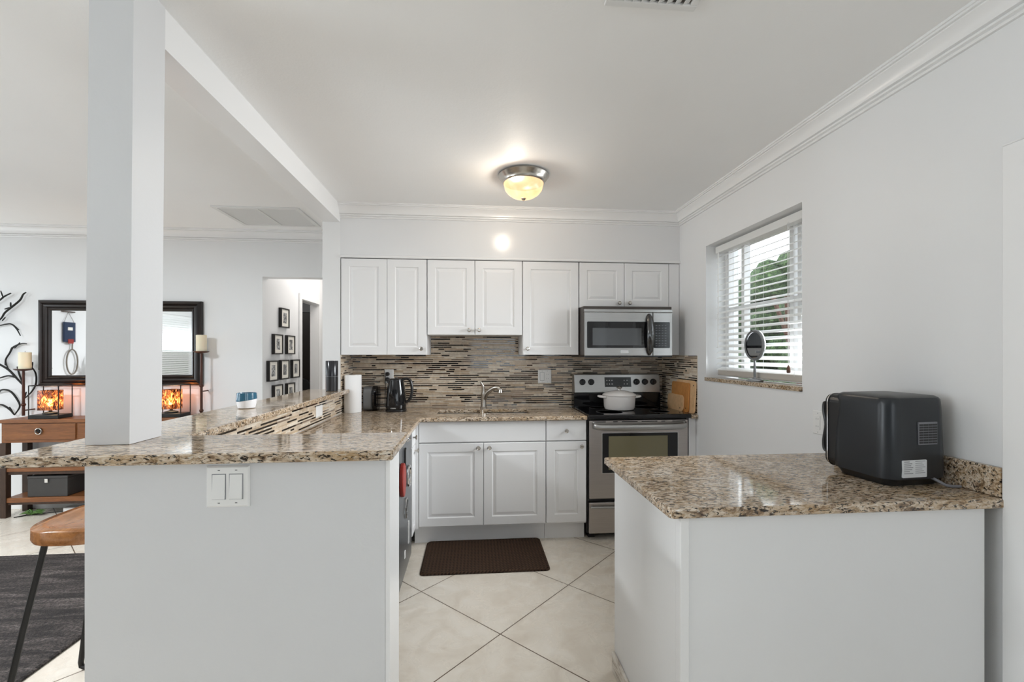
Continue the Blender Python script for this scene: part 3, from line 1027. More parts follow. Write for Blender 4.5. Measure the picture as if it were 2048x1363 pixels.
def plate(name, label, cat, F, axis, a0, a1, b0, b1, kinds, cords=False, horizontal=False):
    c = thing(name, label, cat, F((a0 + a1) / 2, b0, 0))
    mb = MB()
    rg = []
    for i, d in [(0, 0), (0, .0015), (.004, .0055), (.005, .006)]:
        q = [F(a0 + i, b0 + i, d), F(a1 - i, b0 + i, d), F(a1 - i, b1 - i, d), F(a0 + i, b1 - i, d)]
        rg.append(q if axis == '-y' else q)
    mb.loft(rg)
    mb.build('cover_plate', M['plate'], c)

    def quad(u0, u1, v0, v1, d0, d1, nm, m):
        MB().loft([[F(u0, v0, d), F(u1, v0, d), F(u1, v1, d), F(u0, v1, d)] for d in (d0, d1)]).build(nm, m, c, bevel=.0008)
    n = len(kinds)
    for i, kd in enumerate(kinds):
        ca = a0 + (a1 - a0) * (i + .5) / n if n == 1 else (a0 + a1) / 2 + (i - (n - 1) / 2) * .046 * (a1 - a0) / .116
        cb = (b0 + b1) / 2
        if kd == 'rocker':
            quad(ca - .0185, ca + .0185, cb - .035, cb + .035, .0058, .0063, 'gap', M['ink'])
            r2 = MB().loft([[F(ca - .0165, cb - .033, d), F(ca + .0165, cb - .033, d), F(ca + .0165, cb + .033, d + e), F(ca - .0165, cb + .033, d + e)] for d, e in ((.006, 0), (.0115, -.004))])
            r2.build('rocker', M['plate'], c, bevel=.0008)
        elif kd == 'outlet':
            quad(ca - .0165, ca + .0165, cb - .033, cb + .033, .006, .009, 'socket', M['plate'])
            for zz in (cb - .018, cb + .018):
                for q in (-.006, .006):
                    quad(ca + q - .0012, ca + q + .0012, zz - .004, zz + .004, .0088, .0094, 'slot', M['ink'])
        for zz in (b0 + .012, b1 - .012):
            quad(ca - .003, ca + .003, zz - .0012, zz + .0012, .006, .0068, 'screw', M['greyplastic'])
    return c


plate('switch_plate', 'double rocker switch plate on the white half wall under bar', 'switch', face_map('-y', 1.2895), '-y', -.724, -.611, .945, 1.058, ['rocker', 'rocker'])
FT = face_map('-y', YB - .0055)
plate('wall_outlet', 'wall outlet above the kettle with two black plugs', 'outlet', FT, '-y', -.735, -.661, 1.118, 1.233, ['outlet'])
for nm, zz, lb in (('upper', 1.195, 'small black plug in upper socket above the kettle'), ('lower', 1.152, 'black plug with cord in lower socket behind the kettle')):
    c = thing('power_plug', lb, 'plug', (-.708, 3.775, zz))
    MB().lathe([(.017, 0), (.017, .022), (.010, .034), (0, .034)], (-.708, YB - .0152, zz), 16, '-y').build('plug_body', M['black'], c, smooth=True)
    if nm == 'upper':
        cp_ = [(-.708, 3.757, zz), (-.718, 3.75, zz - .02), (-.722, 3.765, 1.10), (-.725, 3.775, 1.0), (-.722, 3.77, .93), (-.70, 3.76, .9195)]
    else:
        cp_ = [(-.708, 3.757, zz), (-.704, 3.745, zz - .03), (-.70, 3.742, 1.05), (-.705, 3.735, .96), (-.69, 3.70, .9195), (-.66, 3.65, .9195)]
    MB().tube(smoothpath(cp_, 6), .0034, 8).build('cord', M['black'], c, smooth=True)
plate('wall_outlet', 'double plate with switch and outlet on tile right of the faucet', 'outlet', FT, '-y', .552, .668, 1.110, 1.226, ['rocker', 'outlet'])
plate('wall_outlet', 'white horizontal cover plate on tile under the raised bar', 'outlet', face_map('+x', XL + .0055), '+x', 2.935, 3.05, .956, 1.028, [])
FRW = lambda a, b, d: (XR - .0005 - d, -a, b)
plate('wall_outlet', 'wall outlet on right wall behind the air fryer handle', 'outlet', FRW, '-x', -2.055, -1.985, .975, 1.09, ['outlet'])

# bar top objects
c = thing('smart_speaker', 'black cylinder speaker at the far end of the bar top', 'speaker', (-1.01, 3.31, 1.0965))
MB().lathe([(.040, 1.0965), (.042, 1.099), (.042, 1.20)], (-1.01, 3.31, 0), 40).build('lower_body', M['black'], c, smooth=True)
MB().lathe([(.0405, 1.2002), (.0405, 1.2025)], (-1.01, 3.31, 0), 40).build('seam', M['greyplastic'], c)
MB().lathe([(.042, 1.2027), (.042, 1.310), (.040, 1.313), (0, 1.313)], (-1.01, 3.31, 0), 40).build('upper_body', mat('speaker_gloss', (.014, .014, .018), .18), c, smooth=True)
c = thing('planter_cup', 'small blue and white ceramic cup on the bar top', 'cup', (-1.112, 2.31, 1.0965))
prof_w = [(.034, 1.0965), (.038, 1.099), (.0435, 1.125), (.0445, 1.142)]
MB().lathe(prof_w, (-1.112, 2.31, 0), 40, cap=(True, False)).build('white_base', M['whiteceramic'], c, smooth=True)
mb = MB()
rings = []
for k in range(7):
    t = k / 6
    ring = []
    for i in range(48):
        a = 2 * PI * i / 48
        zlo = 1.136 + .006 * math.sin(a + 1.2)
        z = zlo + (1.171 - zlo) * t
        r_ = .0448 - .0022 * max(0, (z - 1.14) / .03) + .0008
        ring.append((-1.112 + r_ * math.cos(a), 2.31 + r_ * math.sin(a), z))
    rings.append(ring)
for rr, zz in ((.0405, 1.171), (.0395, 1.16), (.034, 1.112), (.001, 1.110)):
    rings.append([(-1.112 + rr * math.cos(2 * PI * i / 48), 2.31 + rr * math.sin(2 * PI * i / 48), zz) for i in range(48)])
mb.loft(rings, (False, True))
mb.build('blue_rim', M['blueglaze'], c, smooth=True)

# air fryer
AW, AD = .250, .236
c = thing('air_fryer', 'black air fryer turned toward the back on the peninsula', 'air fryer', (1.381, 1.376, .9145), (0, 0, R(5)))


def fr(ins, z, r=.050):
    return [(x + ins, y + ins, z) for x, y in rrect(AW - 2 * ins, AD - 2 * ins, max(r - ins, .02), 8)]


MB().loft([fr(.022, 0), fr(.016, .012), fr(.004, .026)]).build('base', M['black'], c, local=True, smooth=True)
MB().loft([fr(.000, .0262), fr(-.002, .06), fr(.001, .16), fr(.005, .274), fr(.007, .292), fr(.012, .299)]).build('shell', mat('fryer_shell', (.017, .020, .024), .3, 0, Specular_IOR_Level=.45), c, local=True, smooth=True, ang=.9)
MB().loft([fr(.0125, .2992), fr(.022, .304), fr(.06, .308)]).build('top_cover', mat('fryer_top', (.02, .02, .02), .35), c, local=True, smooth=True)
mb = MB()
mb.loft([[(x, AD + y, z) for x, z in rrect(AW - .01, .272, .03, 5, .005, .022)] for y in (-.055, .012, .020)])
fp = mb.build('front_panel', M['black'], c, local=True, bevel=.003)
MB().loft([[(x, AD + y, z) for x, z in rrect(AW - .002, .278, .032, 5, .001, .019)] for y in (.004, .008)]).build('trim_ring', M['chrome'], c, local=True)
hp = smoothpath([(AW / 2, AD + .018, .262), (AW / 2, AD + .040, .258), (AW / 2, AD + .044, .22), (AW / 2, AD + .034, .17), (AW / 2, AD + .044, .11), (AW / 2, AD + .040, .07), (AW / 2, AD + .016, .062)], 5)
MB().loft([[(p.x - .085 + .016 * math.cos(t), p.y + .006 + .010 * math.sin(t), p.z) for t in [2 * PI * k / 12 for k in range(12)]] for p in hp]).build('handle', M['black'], c, local=True, smooth=True)
vp = MB().box(.114, .190, -.0015, .003, .142, .218).build('vent_plate', M['cordgrey'], c, local=True)
mb = MB()
for i in range(8):
    z = .146 + i * .0085
    for j in range(4):
        x = .116 + j * .0185
        mb.box(x, x + .0168, -.0022, .002, z, z + .0062)
mb.build('vent_slots', M['black'], vp, local=True)
vp['label'] = 'rectangular vent grid'
lb_ = MB().loft([[(x, y, z) for x, z in rrect(.098, .058, .003, 3, .046, .034)] for y in (.004, -.0035)]).build('rating_label', M['label'], c, local=True)
mb = MB()
for i in range(7):
    mb.box(.052, .052 + (.022 if i in (0, 5) else .036 - .004 * (i % 3)), -.0040, -.0034, .086 - i * .0065, .0885 - i * .0065)
    mb.box(.097, .097 + .040 - .006 * ((i * 2) % 3), -.0040, -.0034, .087 - i * .0065, .0885 - i * .0065)
mb.build('print', M['ink'], lb_, local=True)
mb = MB().tube(smoothpath([(.178, .006, .026), (.180, -.012, .020), (.195, -.026, .009), (.222, -.032, .006), (.240, -.034, .006)], 6), .005, 8)
mb.build('power_cord', M['cordgrey'], c, local=True, smooth=True)

# peninsula base
c = thing('peninsula_cabinet', 'plain white peninsula cabinet base under the right countertop', 'cabinet', (1.1, 1.58, 0))
box('front_panel', M['penpaint'], .607, 1.597, 1.272, 1.30, 0, .884, c)
box('side_panel', M['penpaint'], .607, .630, 1.3005, 1.885, 0, .884, c)
box('corner_trim', M['trim'], .6055, .632, 1.266, 1.2718, 0, .884, c, bevel=.002)
box('back_panel', M['cab'], .6305, 1.597, 1.862, 1.885, 0, .884, c)
box('end_panel', M['wall'], 1.5975, 1.62, 1.31, 1.885, 0, .884, c)
mb = MB().box(.594, .6065, 1.275, 1.885, 0, .085)
mb.build('tile_baseboard', M['marble'], c, bevel=.003)

# mat
mb = MB()
P_ = [(x - .33, y + 2.782) for x, y in rrect(.815, .492, .03, 5)]
P2 = [(x - .33 + .012, y + 2.782 + .012) for x, y in rrect(.815 - .024, .492 - .024, .022, 5)]
mb.loft([[(x, y, .001) for x, y in P_], [(x, y, .006) for x, y in P_], [(x, y, .014) for x, y in P2]])
mb.build('kitchen_mat', M['weave'], label='dark brown woven kitchen mat in front of the sink', cat='mat')

# ------------------------------------------------------------------ ceiling fittings
LX, LY = .315, 2.80
c = thing('ceiling_light', 'round flush ceiling light with lit alabaster bowl and nickel rim', 'ceiling light', (LX, LY, CZ))
MB().lathe([(.150, CZ - .0005), (.157, CZ - .004), (.160, CZ - .012), (.153, CZ - .020), (.146, CZ - .030), (.138, CZ - .038), (.134, CZ - .050), (.126, CZ - .056), (.120, CZ - .054)], (LX, LY, 0), 48).build('rim', M['nickel'], c, smooth=True)
MB().lathe([(.124, CZ - .052), (.124, CZ - .062), (.116, CZ - .095), (.098, CZ - .118), (.070, CZ - .137), (.036, CZ - .147), (.001, CZ - .149)], (LX, LY, 0), 48, cap=(False, True)).build('bowl', M['bowl'], c, smooth=True)
MB().lathe([(.016, CZ - .147), (.016, CZ - .151), (.010, CZ - .157), (.005, CZ - .160), (.005, CZ - .165), (0, CZ - .166)], (LX, LY, 0), 20).build('finial', M['nickel'], c, smooth=True)
pl = bpy.data.lights.new('ceiling_lamp_light', 'POINT')
pl.energy, pl.color, pl.shadow_soft_size = 21, (1, .96, .92), .034
po = bpy.data.objects.new('ceiling_lamp_light', pl)
po.location = (LX - .045, LY - .03, CZ - .085)
COL.objects.link(po)

c = thing('return_grille', 'large flush return air grille in ceiling behind the beam', 'vent', (-1.66, 3.83, CZ))
GX0, GX1, GY0, GY1 = -1.985, -1.34, 3.575, 4.075
mb = MB().box(GX0, GX1, GY0, GY0 + .03, CZ - .012, CZ - .0005).box(GX0, GX1, GY1 - .03, GY1, CZ - .012, CZ - .0005)
mb.box(GX0, GX0 + .03, GY0 + .03, GY1 - .03, CZ - .012, CZ - .0005).box(GX1 - .03, GX1, GY0 + .03, GY1 - .03, CZ - .012, CZ - .0005)
mb.box(-1.668, -1.656, GY0 + .03, GY1 - .03, CZ - .012, CZ - .0005)
mb.build('frame', M['greypanel'], c)
mb = MB()
for i in range(36):
    y = GY0 + .034 + i * .0121
    for a, b in ((GX0 + .031, -1.669), (-1.655, GX1 - .031)):
        mb.loft([[(x, y, CZ - .0072), (x, y + .0122, CZ - .0060), (x, y + .0122, CZ - .0050), (x, y, CZ - .0062)] for x in (a, b)])
mb.build('louvers', M['greypanel'], c)
MB().box(GX0 + .03, GX1 - .03, GY0 + .03, GY1 - .03, CZ - .0025, CZ - .0005).build('backing', mat('vent_grey', (.75, .75, .74), .8), c)
c = thing('supply_vent', 'white ceiling supply vent at the top edge near the camera', 'vent', (.57, 1.27, CZ))
mb = MB().box(.417, .717, 1.13, 1.155, CZ - .01, CZ - .0005).box(.417, .717, 1.38, 1.405, CZ - .01, CZ - .0005).box(.417, .442, 1.155, 1.38, CZ - .01, CZ - .0005).box(.692, .717, 1.155, 1.38, CZ - .01, CZ - .0005)
mb.build('frame', M['greypanel'], c, bevel=.003)
mb = MB()
for i in range(9):
    x = .446 + i * .0275
    mb.loft([[(x, y, CZ - .012), (x + .022, y, CZ - .002), (x + .022, y, CZ - .001), (x, y, CZ - .011)] for y in (1.156, 1.379)])
mb.build('louvers', M['greypanel'], c)
MB().box(.442, .692, 1.155, 1.38, CZ - .001, CZ - .0003).build('backing', mat('vent_dark', (.12, .11, .1), .8), c)

# ------------------------------------------------------------------ window blind and vanity mirror
c = thing('window_blind', 'white horizontal slat blind in the kitchen window', 'blind', (1.715, 2.6, 2.12))
BY0, BY1 = 2.140, 3.050
box('headrail', M['slat'], 1.715, 1.765, BY0, BY1, 2.072, 2.118, c, bevel=.003)
mb = MB()
ns = 21
for i in range(ns):
    z = 2.048 - i * .0395
    mb.loft([[(1.745 - .024, y, z - .010), (1.745, y, z + .0020), (1.745 + .024, y, z + .010), (1.745 + .024, y, z + .0115), (1.745, y, z + .0042), (1.745 - .024, y, z - .0085)] for y in (BY0 + .002, BY1 - .002)])
mb.build('slats', M['slat'], c)
box('bottom_rail', M['drift'], 1.722, 1.768, BY0 + .002, BY1 - .02, 1.214, 1.252, c, bevel=.004)
mb = MB()
for y in (2.27, 2.60, 2.92):
    for x in (1.720, 1.770):
        mb.tube([(x, y, 2.08), (x, y, 1.24)], .0009, 5)
mb.build('ladder_cords', M['white'], c)
MB().tube([(1.713, 3.005, 2.075), (1.711, 3.005, 1.40)], .0045, 8).build('tilt_wand', M['white'], c)
mb = MB().tube([(1.711, 2.30, 2.08), (1.710, 2.30, 1.30)], .0012, 5).tube([(1.711, 2.312, 2.08), (1.710, 2.303, 1.30)], .0012, 5)
lc = mb.build('lift_cord', M['white'], c)
MB().lathe([(.003, 1.30), (.009, 1.285), (.010, 1.262), (.006, 1.258)], (1.71, 2.30, 0), 12).build('tassel', M['bark'], lc, smooth=True)
c = thing('vanity_mirror', 'small round mirror on stand on the granite window sill', 'mirror', (1.694, 2.57, 1.1965))
MB().lathe([(.046, 1.1965), (.047, 1.201), (.038, 1.207), (.014, 1.212), (.008, 1.22)], (1.694, 2.57, 0), 32).build('base', M['greyplastic'], c, smooth=True)
MB().lathe([(.007, 1.215), (.008, 1.25), (.006, 1.325)], (1.694, 2.57, 0), 16).build('stem', M['greyplastic'], c, smooth=True)
mb = MB().lathe([(.078, -.008), (.090, -.010), (.094, 0), (.090, .010), (.078, .008)], (1.694, 2.57, 1.415), 40, 'x', cap=(False, False))
mb.build('ring', M['greyplastic'], c, smooth=True)
MB().lathe([(.080, -.004), (.080, .004)], (1.694, 2.57, 1.415), 40, 'x').build('glass', M['mirror'], c)

# ------------------------------------------------------------------ garden seen through the window
struct('ground', MB().box(2.0, 16, -6, 14, -.5, -.25), M['soil'])
HED = [('hedge', 'tall dense green hedge outside the kitchen window', 5.4, 8.2, .8, 3.0), ('shrub', 'lighter shrub at the right outside the kitchen window', 4.6, 4.2, .7, 2.4)]
for nm, lb, hx, hy, hr, hh in HED:
    mb = MB()
    r = random.Random(int(hx * 10))
    for i in range(240):
        a, b, q = r.random() * 2 - 1, r.random() * 2 - 1, r.random()
        cx, cy, cz = hx + a * hr * .8, hy + b * hr * 2.0, -.2 + q * hh
        s_ = .16 + .14 * r.random()
        mb.lathe([(s_ * math.sin(PI * t / 4) * (1 + .3 * r.random()), -s_ * math.cos(PI * t / 4)) for t in range(5)], (cx, cy, cz), 7)
    mb.build(nm, M['hedge'], label=lb, cat='shrub')
c = thing('garden_fence', 'white fence at the back of the garden', 'fence', (9, 6, -.25))
mb = MB()
for i in range(60):
    mb.box(9.0, 9.03, -4 + i * .28, -4 + i * .28 + .24, -.25, 1.45)
mb.build('boards', M['fencew'], c)
c = thing('garden_tree', 'bare reddish stemmed tree outside at the window right', 'tree', (2.9, 3.3, -.25))
mb = MB()
r = random.Random(5)
for i in range(14):
    a = r.random() * 6.28
    p = [Vector((2.9, 3.3, -.25))]
    for k in range(5):
        p.append(p[-1] + Vector((math.cos(a) * .09 + r.uniform(-.05, .05), math.sin(a) * .09 + r.uniform(-.05, .05), .42)))
    mb.tube(smoothpath(p, 3), .018, 6)
mb.build('branches', M['bark'], c, smooth=True)

# ------------------------------------------------------------------ living room
WY = YL
c = thing('console_table', 'oak and dark wood console table along the living room wall', 'console table', (-3.18, 4.17, 0))
CX0, CX1, CY0, CY1 = -3.90, -2.47, 4.05, 4.282
box('top', M['oak'], CX0, CX1, CY0, CY1, .786, .816, c, bevel=.004)
box('apron', M['oak'], CX0 + .004, CX1 - .004, CY0 + .014, CY1, .623, .7858, c)
for a, b in ((-3.875, -3.322), (-3.298, -3.072), (-3.048, -2.495)):
    d = MB().box(a, b, CY0 + .004, CY0 + .0138, .648, .780).build('drawer', M['oak'], c, bevel=.003)
    xm = (a + b) / 2
    if b - a > .3:
        MB().lathe([(.022, 0), (.022, .004), (.008, .007), (.006, .012)], (xm, CY0 + .004, .725), 20, '-y').build('pull_plate', M['darkiron'], d, smooth=True)
        MB().tube([(xm + .024 * math.cos(t), CY0 - .006, .718 + .024 * math.sin(t)) for t in [2 * PI * k / 24 for k in range(24)]], .0045, 8, True).build('pull_ring', M['nickel'], d, smooth=True)
box('middle_shelf', M['oak'], CX0 + .03, CX1 - .03, CY0 + .01, CY1, .381, .410, c, bevel=.003)
box('lower_shelf', M['oak'], CX0 + .03, CX1 - .03, CY0 + .01, CY1, .125, .165, c, bevel=.003)
mb = MB().box(CX0 + .047, CX1 - .047, CY0 + .02, CY1 - .01, .355, .3805).box(CX0 + .047, CX1 - .047, CY0 + .02, CY1 - .01, .105, .1245)
mb.build('shelf_rail', M['darkwood'], c)
for x in (CX0, CX1 - .046):
    for y in (CY0 + .002, CY1 - .046):
        MB().box(x, x + .046, y, y + .046, 0, .6225).build('leg', M['darkwood'], c, bevel=.003)
c = thing('storage_box', 'dark grey lidded box on the lower console shelf', 'box', (-3.555, 4.16, .166))
box('box_body', M['greyplastic'] if False else mat('box_charcoal', (.045, .042, .04), .6), -3.71, -3.40, 4.075, 4.26, .166, .318, c, bevel=.004)
box('lid', mat('box_lid', (.05, .047, .045), .6), -3.712, -3.398, 4.072, 4.262, .3185, .338, c, bevel=.004)
box('latch', M['chrome'], -3.572, -3.545, 4.066, 4.0715, .285, .318, c, bevel=.002)
box('media_box', M['black'], -3.80, -3.28, 4.09, 4.26, .4105, .47, label='flat black media box on the middle console shelf', cat='media box', bevel=.004)
mb = MB().lathe([(.022, .4105), (.034, .418), (.046, .445), (.044, .446), (.03, .42), (0, .416)], (-3.235, 4.13, 0), 24)
mb.build('bowl', M['whiteceramic'], smooth=True, label='small white bowl on the middle console shelf beside the media box', cat='bowl')
box('power_strip', M['white'], -3.50, -3.30, 4.15, 4.22, .0, .045, label='white power strip on the floor under the console table', cat='power strip', bevel=.005)
mb = MB()
r = random.Random(2)
for i in range(16):
    a = r.random() * 6.28
    l = .05 + .06 * r.random()
    p0 = Vector((-3.70, 4.10, .012))
    p1 = p0 + Vector((math.cos(a) * l, math.sin(a) * l * .6, .01 + .02 * r.random()))
    mb.tube([p0, (p0 + p1) / 2 + Vector((0, 0, .015)), p1], [.002, .010, .001], 5)
mb.build('plant_sprig', M['green'], label='small green sprig on the floor under the console table', cat='plant')
mb = MB().tube(smoothpath([(-3.82, 4.20, .004), (-3.76, 4.12, .004), (-3.80, 4.06, .004), (-3.68, 4.14, .004), (-3.52, 4.18, .004)], 6), .003, 6)
mb.build('cable', M['darkiron'], label='thin dark cable on the floor beneath the console', cat='cable')

# wall mirror
c = thing('wall_mirror', 'large dark framed wall mirror above the console table', 'mirror', (-3.13, WY - .03, 1.08))
MX0, MX1, MZ0, MZ1 = -3.80, -2.445, 1.080, 1.835
prof = [(0, .0005), (0, .030), (.010, .042), (.026, .048), (.034, .034), (.046, .040), (.058, .036), (.066, .022), (.078, .026), (.092, .016), (.094, .0005)]
mb = MB()
rings = []
for i, d in prof:
    rings.append([(MX0 + i, WY - d, MZ0 + i), (MX1 - i, WY - d, MZ0 + i), (MX1 - i, WY - d, MZ1 - i), (MX0 + i, WY - d, MZ1 - i)])
mb.loft(rings, (False, False))
mb.build('frame', M['espresso'], c)
MB().box(MX0 + .09, MX1 - .09, WY - .012, WY - .004, MZ0 + .09, MZ1 - .09).build('glass', M['mirror'], c)


# candle sconces
def sconce(x, z_pan, zbot, label, warm):
    c = thing('candle_sconce', label, 'candle holder', (x, 4.20, zbot), group='tall candle holders by the wall mirror')
    MB().tube([(x, 4.20, z_pan), (x, 4.20, z_pan - .2), (x, 4.20, zbot)], [.009, .010, .011], 10).build('pole', M['bronze'], c, smooth=True)
    for zz in (z_pan - .30, z_pan - .52):
        if zz > zbot:
            MB().sphere((x, 4.20, zz), .017, 8).build('collar', M['bronze'], c, smooth=True)
    MB().lathe([(.012, z_pan - .012), (.05, z_pan - .004), (.062, z_pan + .006), (.060, z_pan + .008), (.04, z_pan + .001), (0, z_pan + .001)], (x, 4.20, 0), 24).build('drip_pan', M['bronze'], c, smooth=True)
    MB().tube([(x, 4.21, z_pan - .35), (x, YL - .001, z_pan - .35)], .006, 8).build('wall_bracket', M['bronze'], c, smooth=True)
    k = thing('pillar_candle', 'ivory pillar candle on the %s candle holder' % ('left' if warm else 'right'), 'candle', (x, 4.20, z_pan + .002), group='pillar candles by the wall mirror')
    hh = .148
    MB().lathe([(.040, z_pan + .002), (.041, z_pan + .01), (.041, z_pan + hh), (.037, z_pan + hh + .003), (.02, z_pan + hh - .004), (0, z_pan + hh - .005)], (x + (.012 if warm else 0), 4.20, 0), 28).build('wax', M['wax'], k, smooth=True)
    MB().tube([(x + (.012 if warm else 0), 4.20, z_pan + hh - .006), (x + (.014 if warm else .002), 4.20, z_pan + hh + .014)], .0015, 6).build('wick', M['black'], k)


sconce(-3.855, 1.225, .83, 'bronze candle holder with pole at the left of the mirror', True)
sconce(-2.405, 1.378, .70, 'taller bronze candle holder at the right of the mirror', False)

# branch wall art
BR = [([(-4.25, 1.74), (-4.11, 1.82), (-4.06, 1.86), (-4.01, 1.89)], .007), ([(-4.09, 1.91), (-4.07, 1.85)], .005),
      ([(-4.25, 1.55), (-4.11, 1.66), (-4.06, 1.72), (-4.0, 1.77), (-3.94, 1.83), (-3.92, 1.88), (-3.9, 1.9)], .008), ([(-4.01, 1.81), (-4.01, 1.76)], .006),
      ([(-4.06, 1.75), (-4.02, 1.765)], .006), ([(-4.09, 1.65), (-4.06, 1.68)], .005), ([(-4.25, 1.58), (-4.11, 1.61), (-4.06, 1.62), (-4.01, 1.62), (-3.97, 1.58), (-3.94, 1.52)], .006),
      ([(-4.0, 1.62), (-3.95, 1.57)], .005), ([(-4.25, 1.36), (-4.11, 1.27), (-4.04, 1.22), (-3.98, 1.15), (-3.93, 1.09)], .009),
      ([(-4.04, 1.22), (-4.07, 1.3), (-4.04, 1.37), (-4.01, 1.42), (-3.94, 1.45), (-3.89, 1.45)], .007), ([(-4.04, 1.37), (-4.02, 1.42)], .006), ([(-4.0, 1.41), (-3.95, 1.46)], .005),
      ([(-4.07, 1.26), (-4.07, 1.32)], .006), ([(-4.25, 1.12), (-4.11, 1.15), (-4.04, 1.17), (-3.98, 1.15), (-3.94, 1.1)], .007), ([(-3.98, 1.25), (-3.96, 1.18), (-3.93, 1.1)], .007),
      ([(-4.25, 1.0), (-4.11, 1.04), (-4.06, 1.05), (-4.01, 1.03), (-3.96, .96), (-3.94, .9), (-3.98, .83)], .008), ([(-4.01, 1.03), (-3.96, .97)], .006),
      ([(-4.25, .90), (-4.11, .92), (-4.06, .91), (-4.01, .87), (-3.98, .83)], .008), ([(-4.02, .9), (-3.99, .84)], .007),
      ([(-3.87, 1.26), (-3.83, 1.19), (-3.83, 1.1), (-3.86, 1.03), (-3.91, .97)], .007), ([(-3.85, 1.29), (-3.86, 1.24)], .006), ([(-3.9, 1.03), (-3.91, .98)], .006)]
mb = MB()
for pts, r_ in BR:
    pp = smoothpath([(x, WY - .030 - .012 * math.sin(x * 9 + z * 7), z) for x, z in pts], 5)
    n_ = len(pp)
    mb.tube(pp, [r_ * (.55 + .45 * math.sin(PI * (i + .4) / (n_ + .2))) for i in range(n_)], 7)
c = thing('branch_wall_art', 'dark metal branching wall sculpture at the left of the mirror', 'wall art', (-4.05, WY - .03, .83))
mb.build('branches', M['darkiron'], c, smooth=True)
mb = MB()
for x, z in ((-4.15, 1.68), (-4.15, 1.25), (-4.13, 1.03)):
    mb.tube([(x, WY - .035, z), (x, WY - .0005, z)], .004, 6)
mb.build('wall_pins', M['darkiron'], c)


# console lamps
def table_lamp(x, label):
    c = thing('table_lamp', label, 'lamp', (x, 4.14, .8165), group='amber glass lamps on the console table')
    MB().box(x - .118, x + .118, 4.075, 4.215, .8165, .848).build('base', M['darkiron'], c, bevel=.003)
    mb = MB()
    for xx in (x - .115, x + .115):
        for yy in (4.080, 4.210):
            mb.tube([(xx, yy, .848), (xx, yy, 1.096)], .0042, 6)
    for yy in (4.080, 4.210):
        mb.tube([(x - .115, yy, 1.094), (x + .115, yy, 1.094)], .0042, 6)
    for xx in (x - .115, x + .115):
        mb.tube([(xx, 4.080, 1.094), (xx, 4.210, 1.094)], .0042, 6)
    mb.build('wire_frame', M['darkiron'], c)
    mb = MB()
    o = rrect(.132, .100, .010, 3, x - .066, 4.092)
    i_ = rrect(.120, .088, .006, 3, x - .060, 4.098)
    mb.loft([[(a, b, .885) for a, b in o], [(a, b, 1.052) for a, b in o], [(a, b, 1.052) for a, b in i_], [(a, b, .885) for a, b in i_]], (False, False))
    mb.build('glass_shade', M['amber'], c, smooth=True)
    MB().lathe([(.05, .8482), (.05, .862), (.012, .872), (.012, .905)], (x, 4.142, 0), 20).build('socket', M['darkiron'], c, smooth=True)
    MB().sphere((x, 4.142, .95), .026, 10, (1, 1, 1.3)).build('bulb', M['bulb'], c, smooth=True)
    L = bpy.data.lights.new('console_lamp_light', 'POINT')
    L.energy, L.color, L.shadow_soft_size = 4.5, (1, .66, .40), .03
    o_ = bpy.data.objects.new('console_lamp_light', L)
    o_.location = (x, 4.142, .975)
    COL.objects.link(o_)


table_lamp(-3.590, 'lit amber glass lamp at the left end of the console')
table_lamp(-2.620, 'lit amber glass lamp at the right end of the console')

# reflected in the mirror: things on the left living room wall
c = thing('key_organizer', 'navy fabric wall pouch with red tag seen in the mirror', 'organizer', (-5.5, 1.99, 1.55))
box('pouch', M['navy'], -5.49, -5.465, 1.90, 2.07, 1.52, 1.79, c, bevel=.004)
MB().tube([(-5.478, 1.91, 1.79), (-5.49, 1.985, 1.93), (-5.478, 2.06, 1.79)], .003, 6).build('hanger_cord', M['strap'], c)
box('tag', M['matcream'], -5.4645, -5.462, 1.95, 2.02, 1.68, 1.72, c)
box('red_card', M['red'], -5.4645, -5.458, 1.94, 2.02, 1.50, 1.56, c)
box('rail', M['darkwood'], -5.50, -5.47, 1.90, 2.08, 1.925, 1.94, label='small dark wooden hook rail above the pouch in the mirror', cat='hook rail')
mb = MB().tube([(-5.47, 1.95 + .085 * math.sin(t), 1.25 + .17 * math.cos(t)) for t in [2 * PI * k / 28 for k in range(28)]], .009, 6, True)
mb.tube([(-5.47, 1.95, 1.42), (-5.475, 1.94, 1.51)], .008, 6)
mb.build('dog_leash', M['strap'], smooth=True, label='looped webbing leash hanging on wall, seen in the mirror', cat='leash')
c = thing('plant_stand', 'white pot on a white pedestal seen at the mirror edge', 'plant stand', (-5.3, 1.72, 0))
MB().lathe([(.13, 0), (.12, .02), (.05, .05), (.05, .95), (.12, .98), (.12, 1.0)], (-5.3, 1.72, 0), 24).build('pedestal', M['white'], c, smooth=True)
MB().lathe([(.08, 1.0), (.11, 1.17), (.105, 1.17), (.075, 1.02)], (-5.3, 1.72, 0), 24).build('pot', M['whiteceramic'], c, smooth=True)
mb = MB()
r = random.Random(9)
for i in range(18):
    a, l = r.random() * 6.28, .1 + .08 * r.random()
    p0 = Vector((-5.3, 1.72, 1.15))
    p2 = p0 + Vector((math.cos(a) * l, math.sin(a) * l, .10 + .15 * r.random()))
    mb.tube([p0, (p0 + p2) / 2 + Vector((0, 0, .06)), p2], [.004, .014, .002], 5)
mb.build('leaves', M['hedge'], c)
c = thing('window_blind', 'white slat blind on left living room window, seen in the mirror', 'blind', (-5.52, -.1, 2.05))
box('headrail', M['slat'], -5.56, -5.51, -.94, .74, 2.03, 2.075, c)
mb = MB()
for i in range(28):
    z = 2.005 - i * .0405
    mb.loft([[(-5.535 + .014, y, z + .017), (-5.535 - .014, y, z - .017), (-5.535 - .0155, y, z - .0165), (-5.535 + .0125, y, z + .0175)] for y in (-.93, .73)])
mb.build('slats', M['slat'], c)
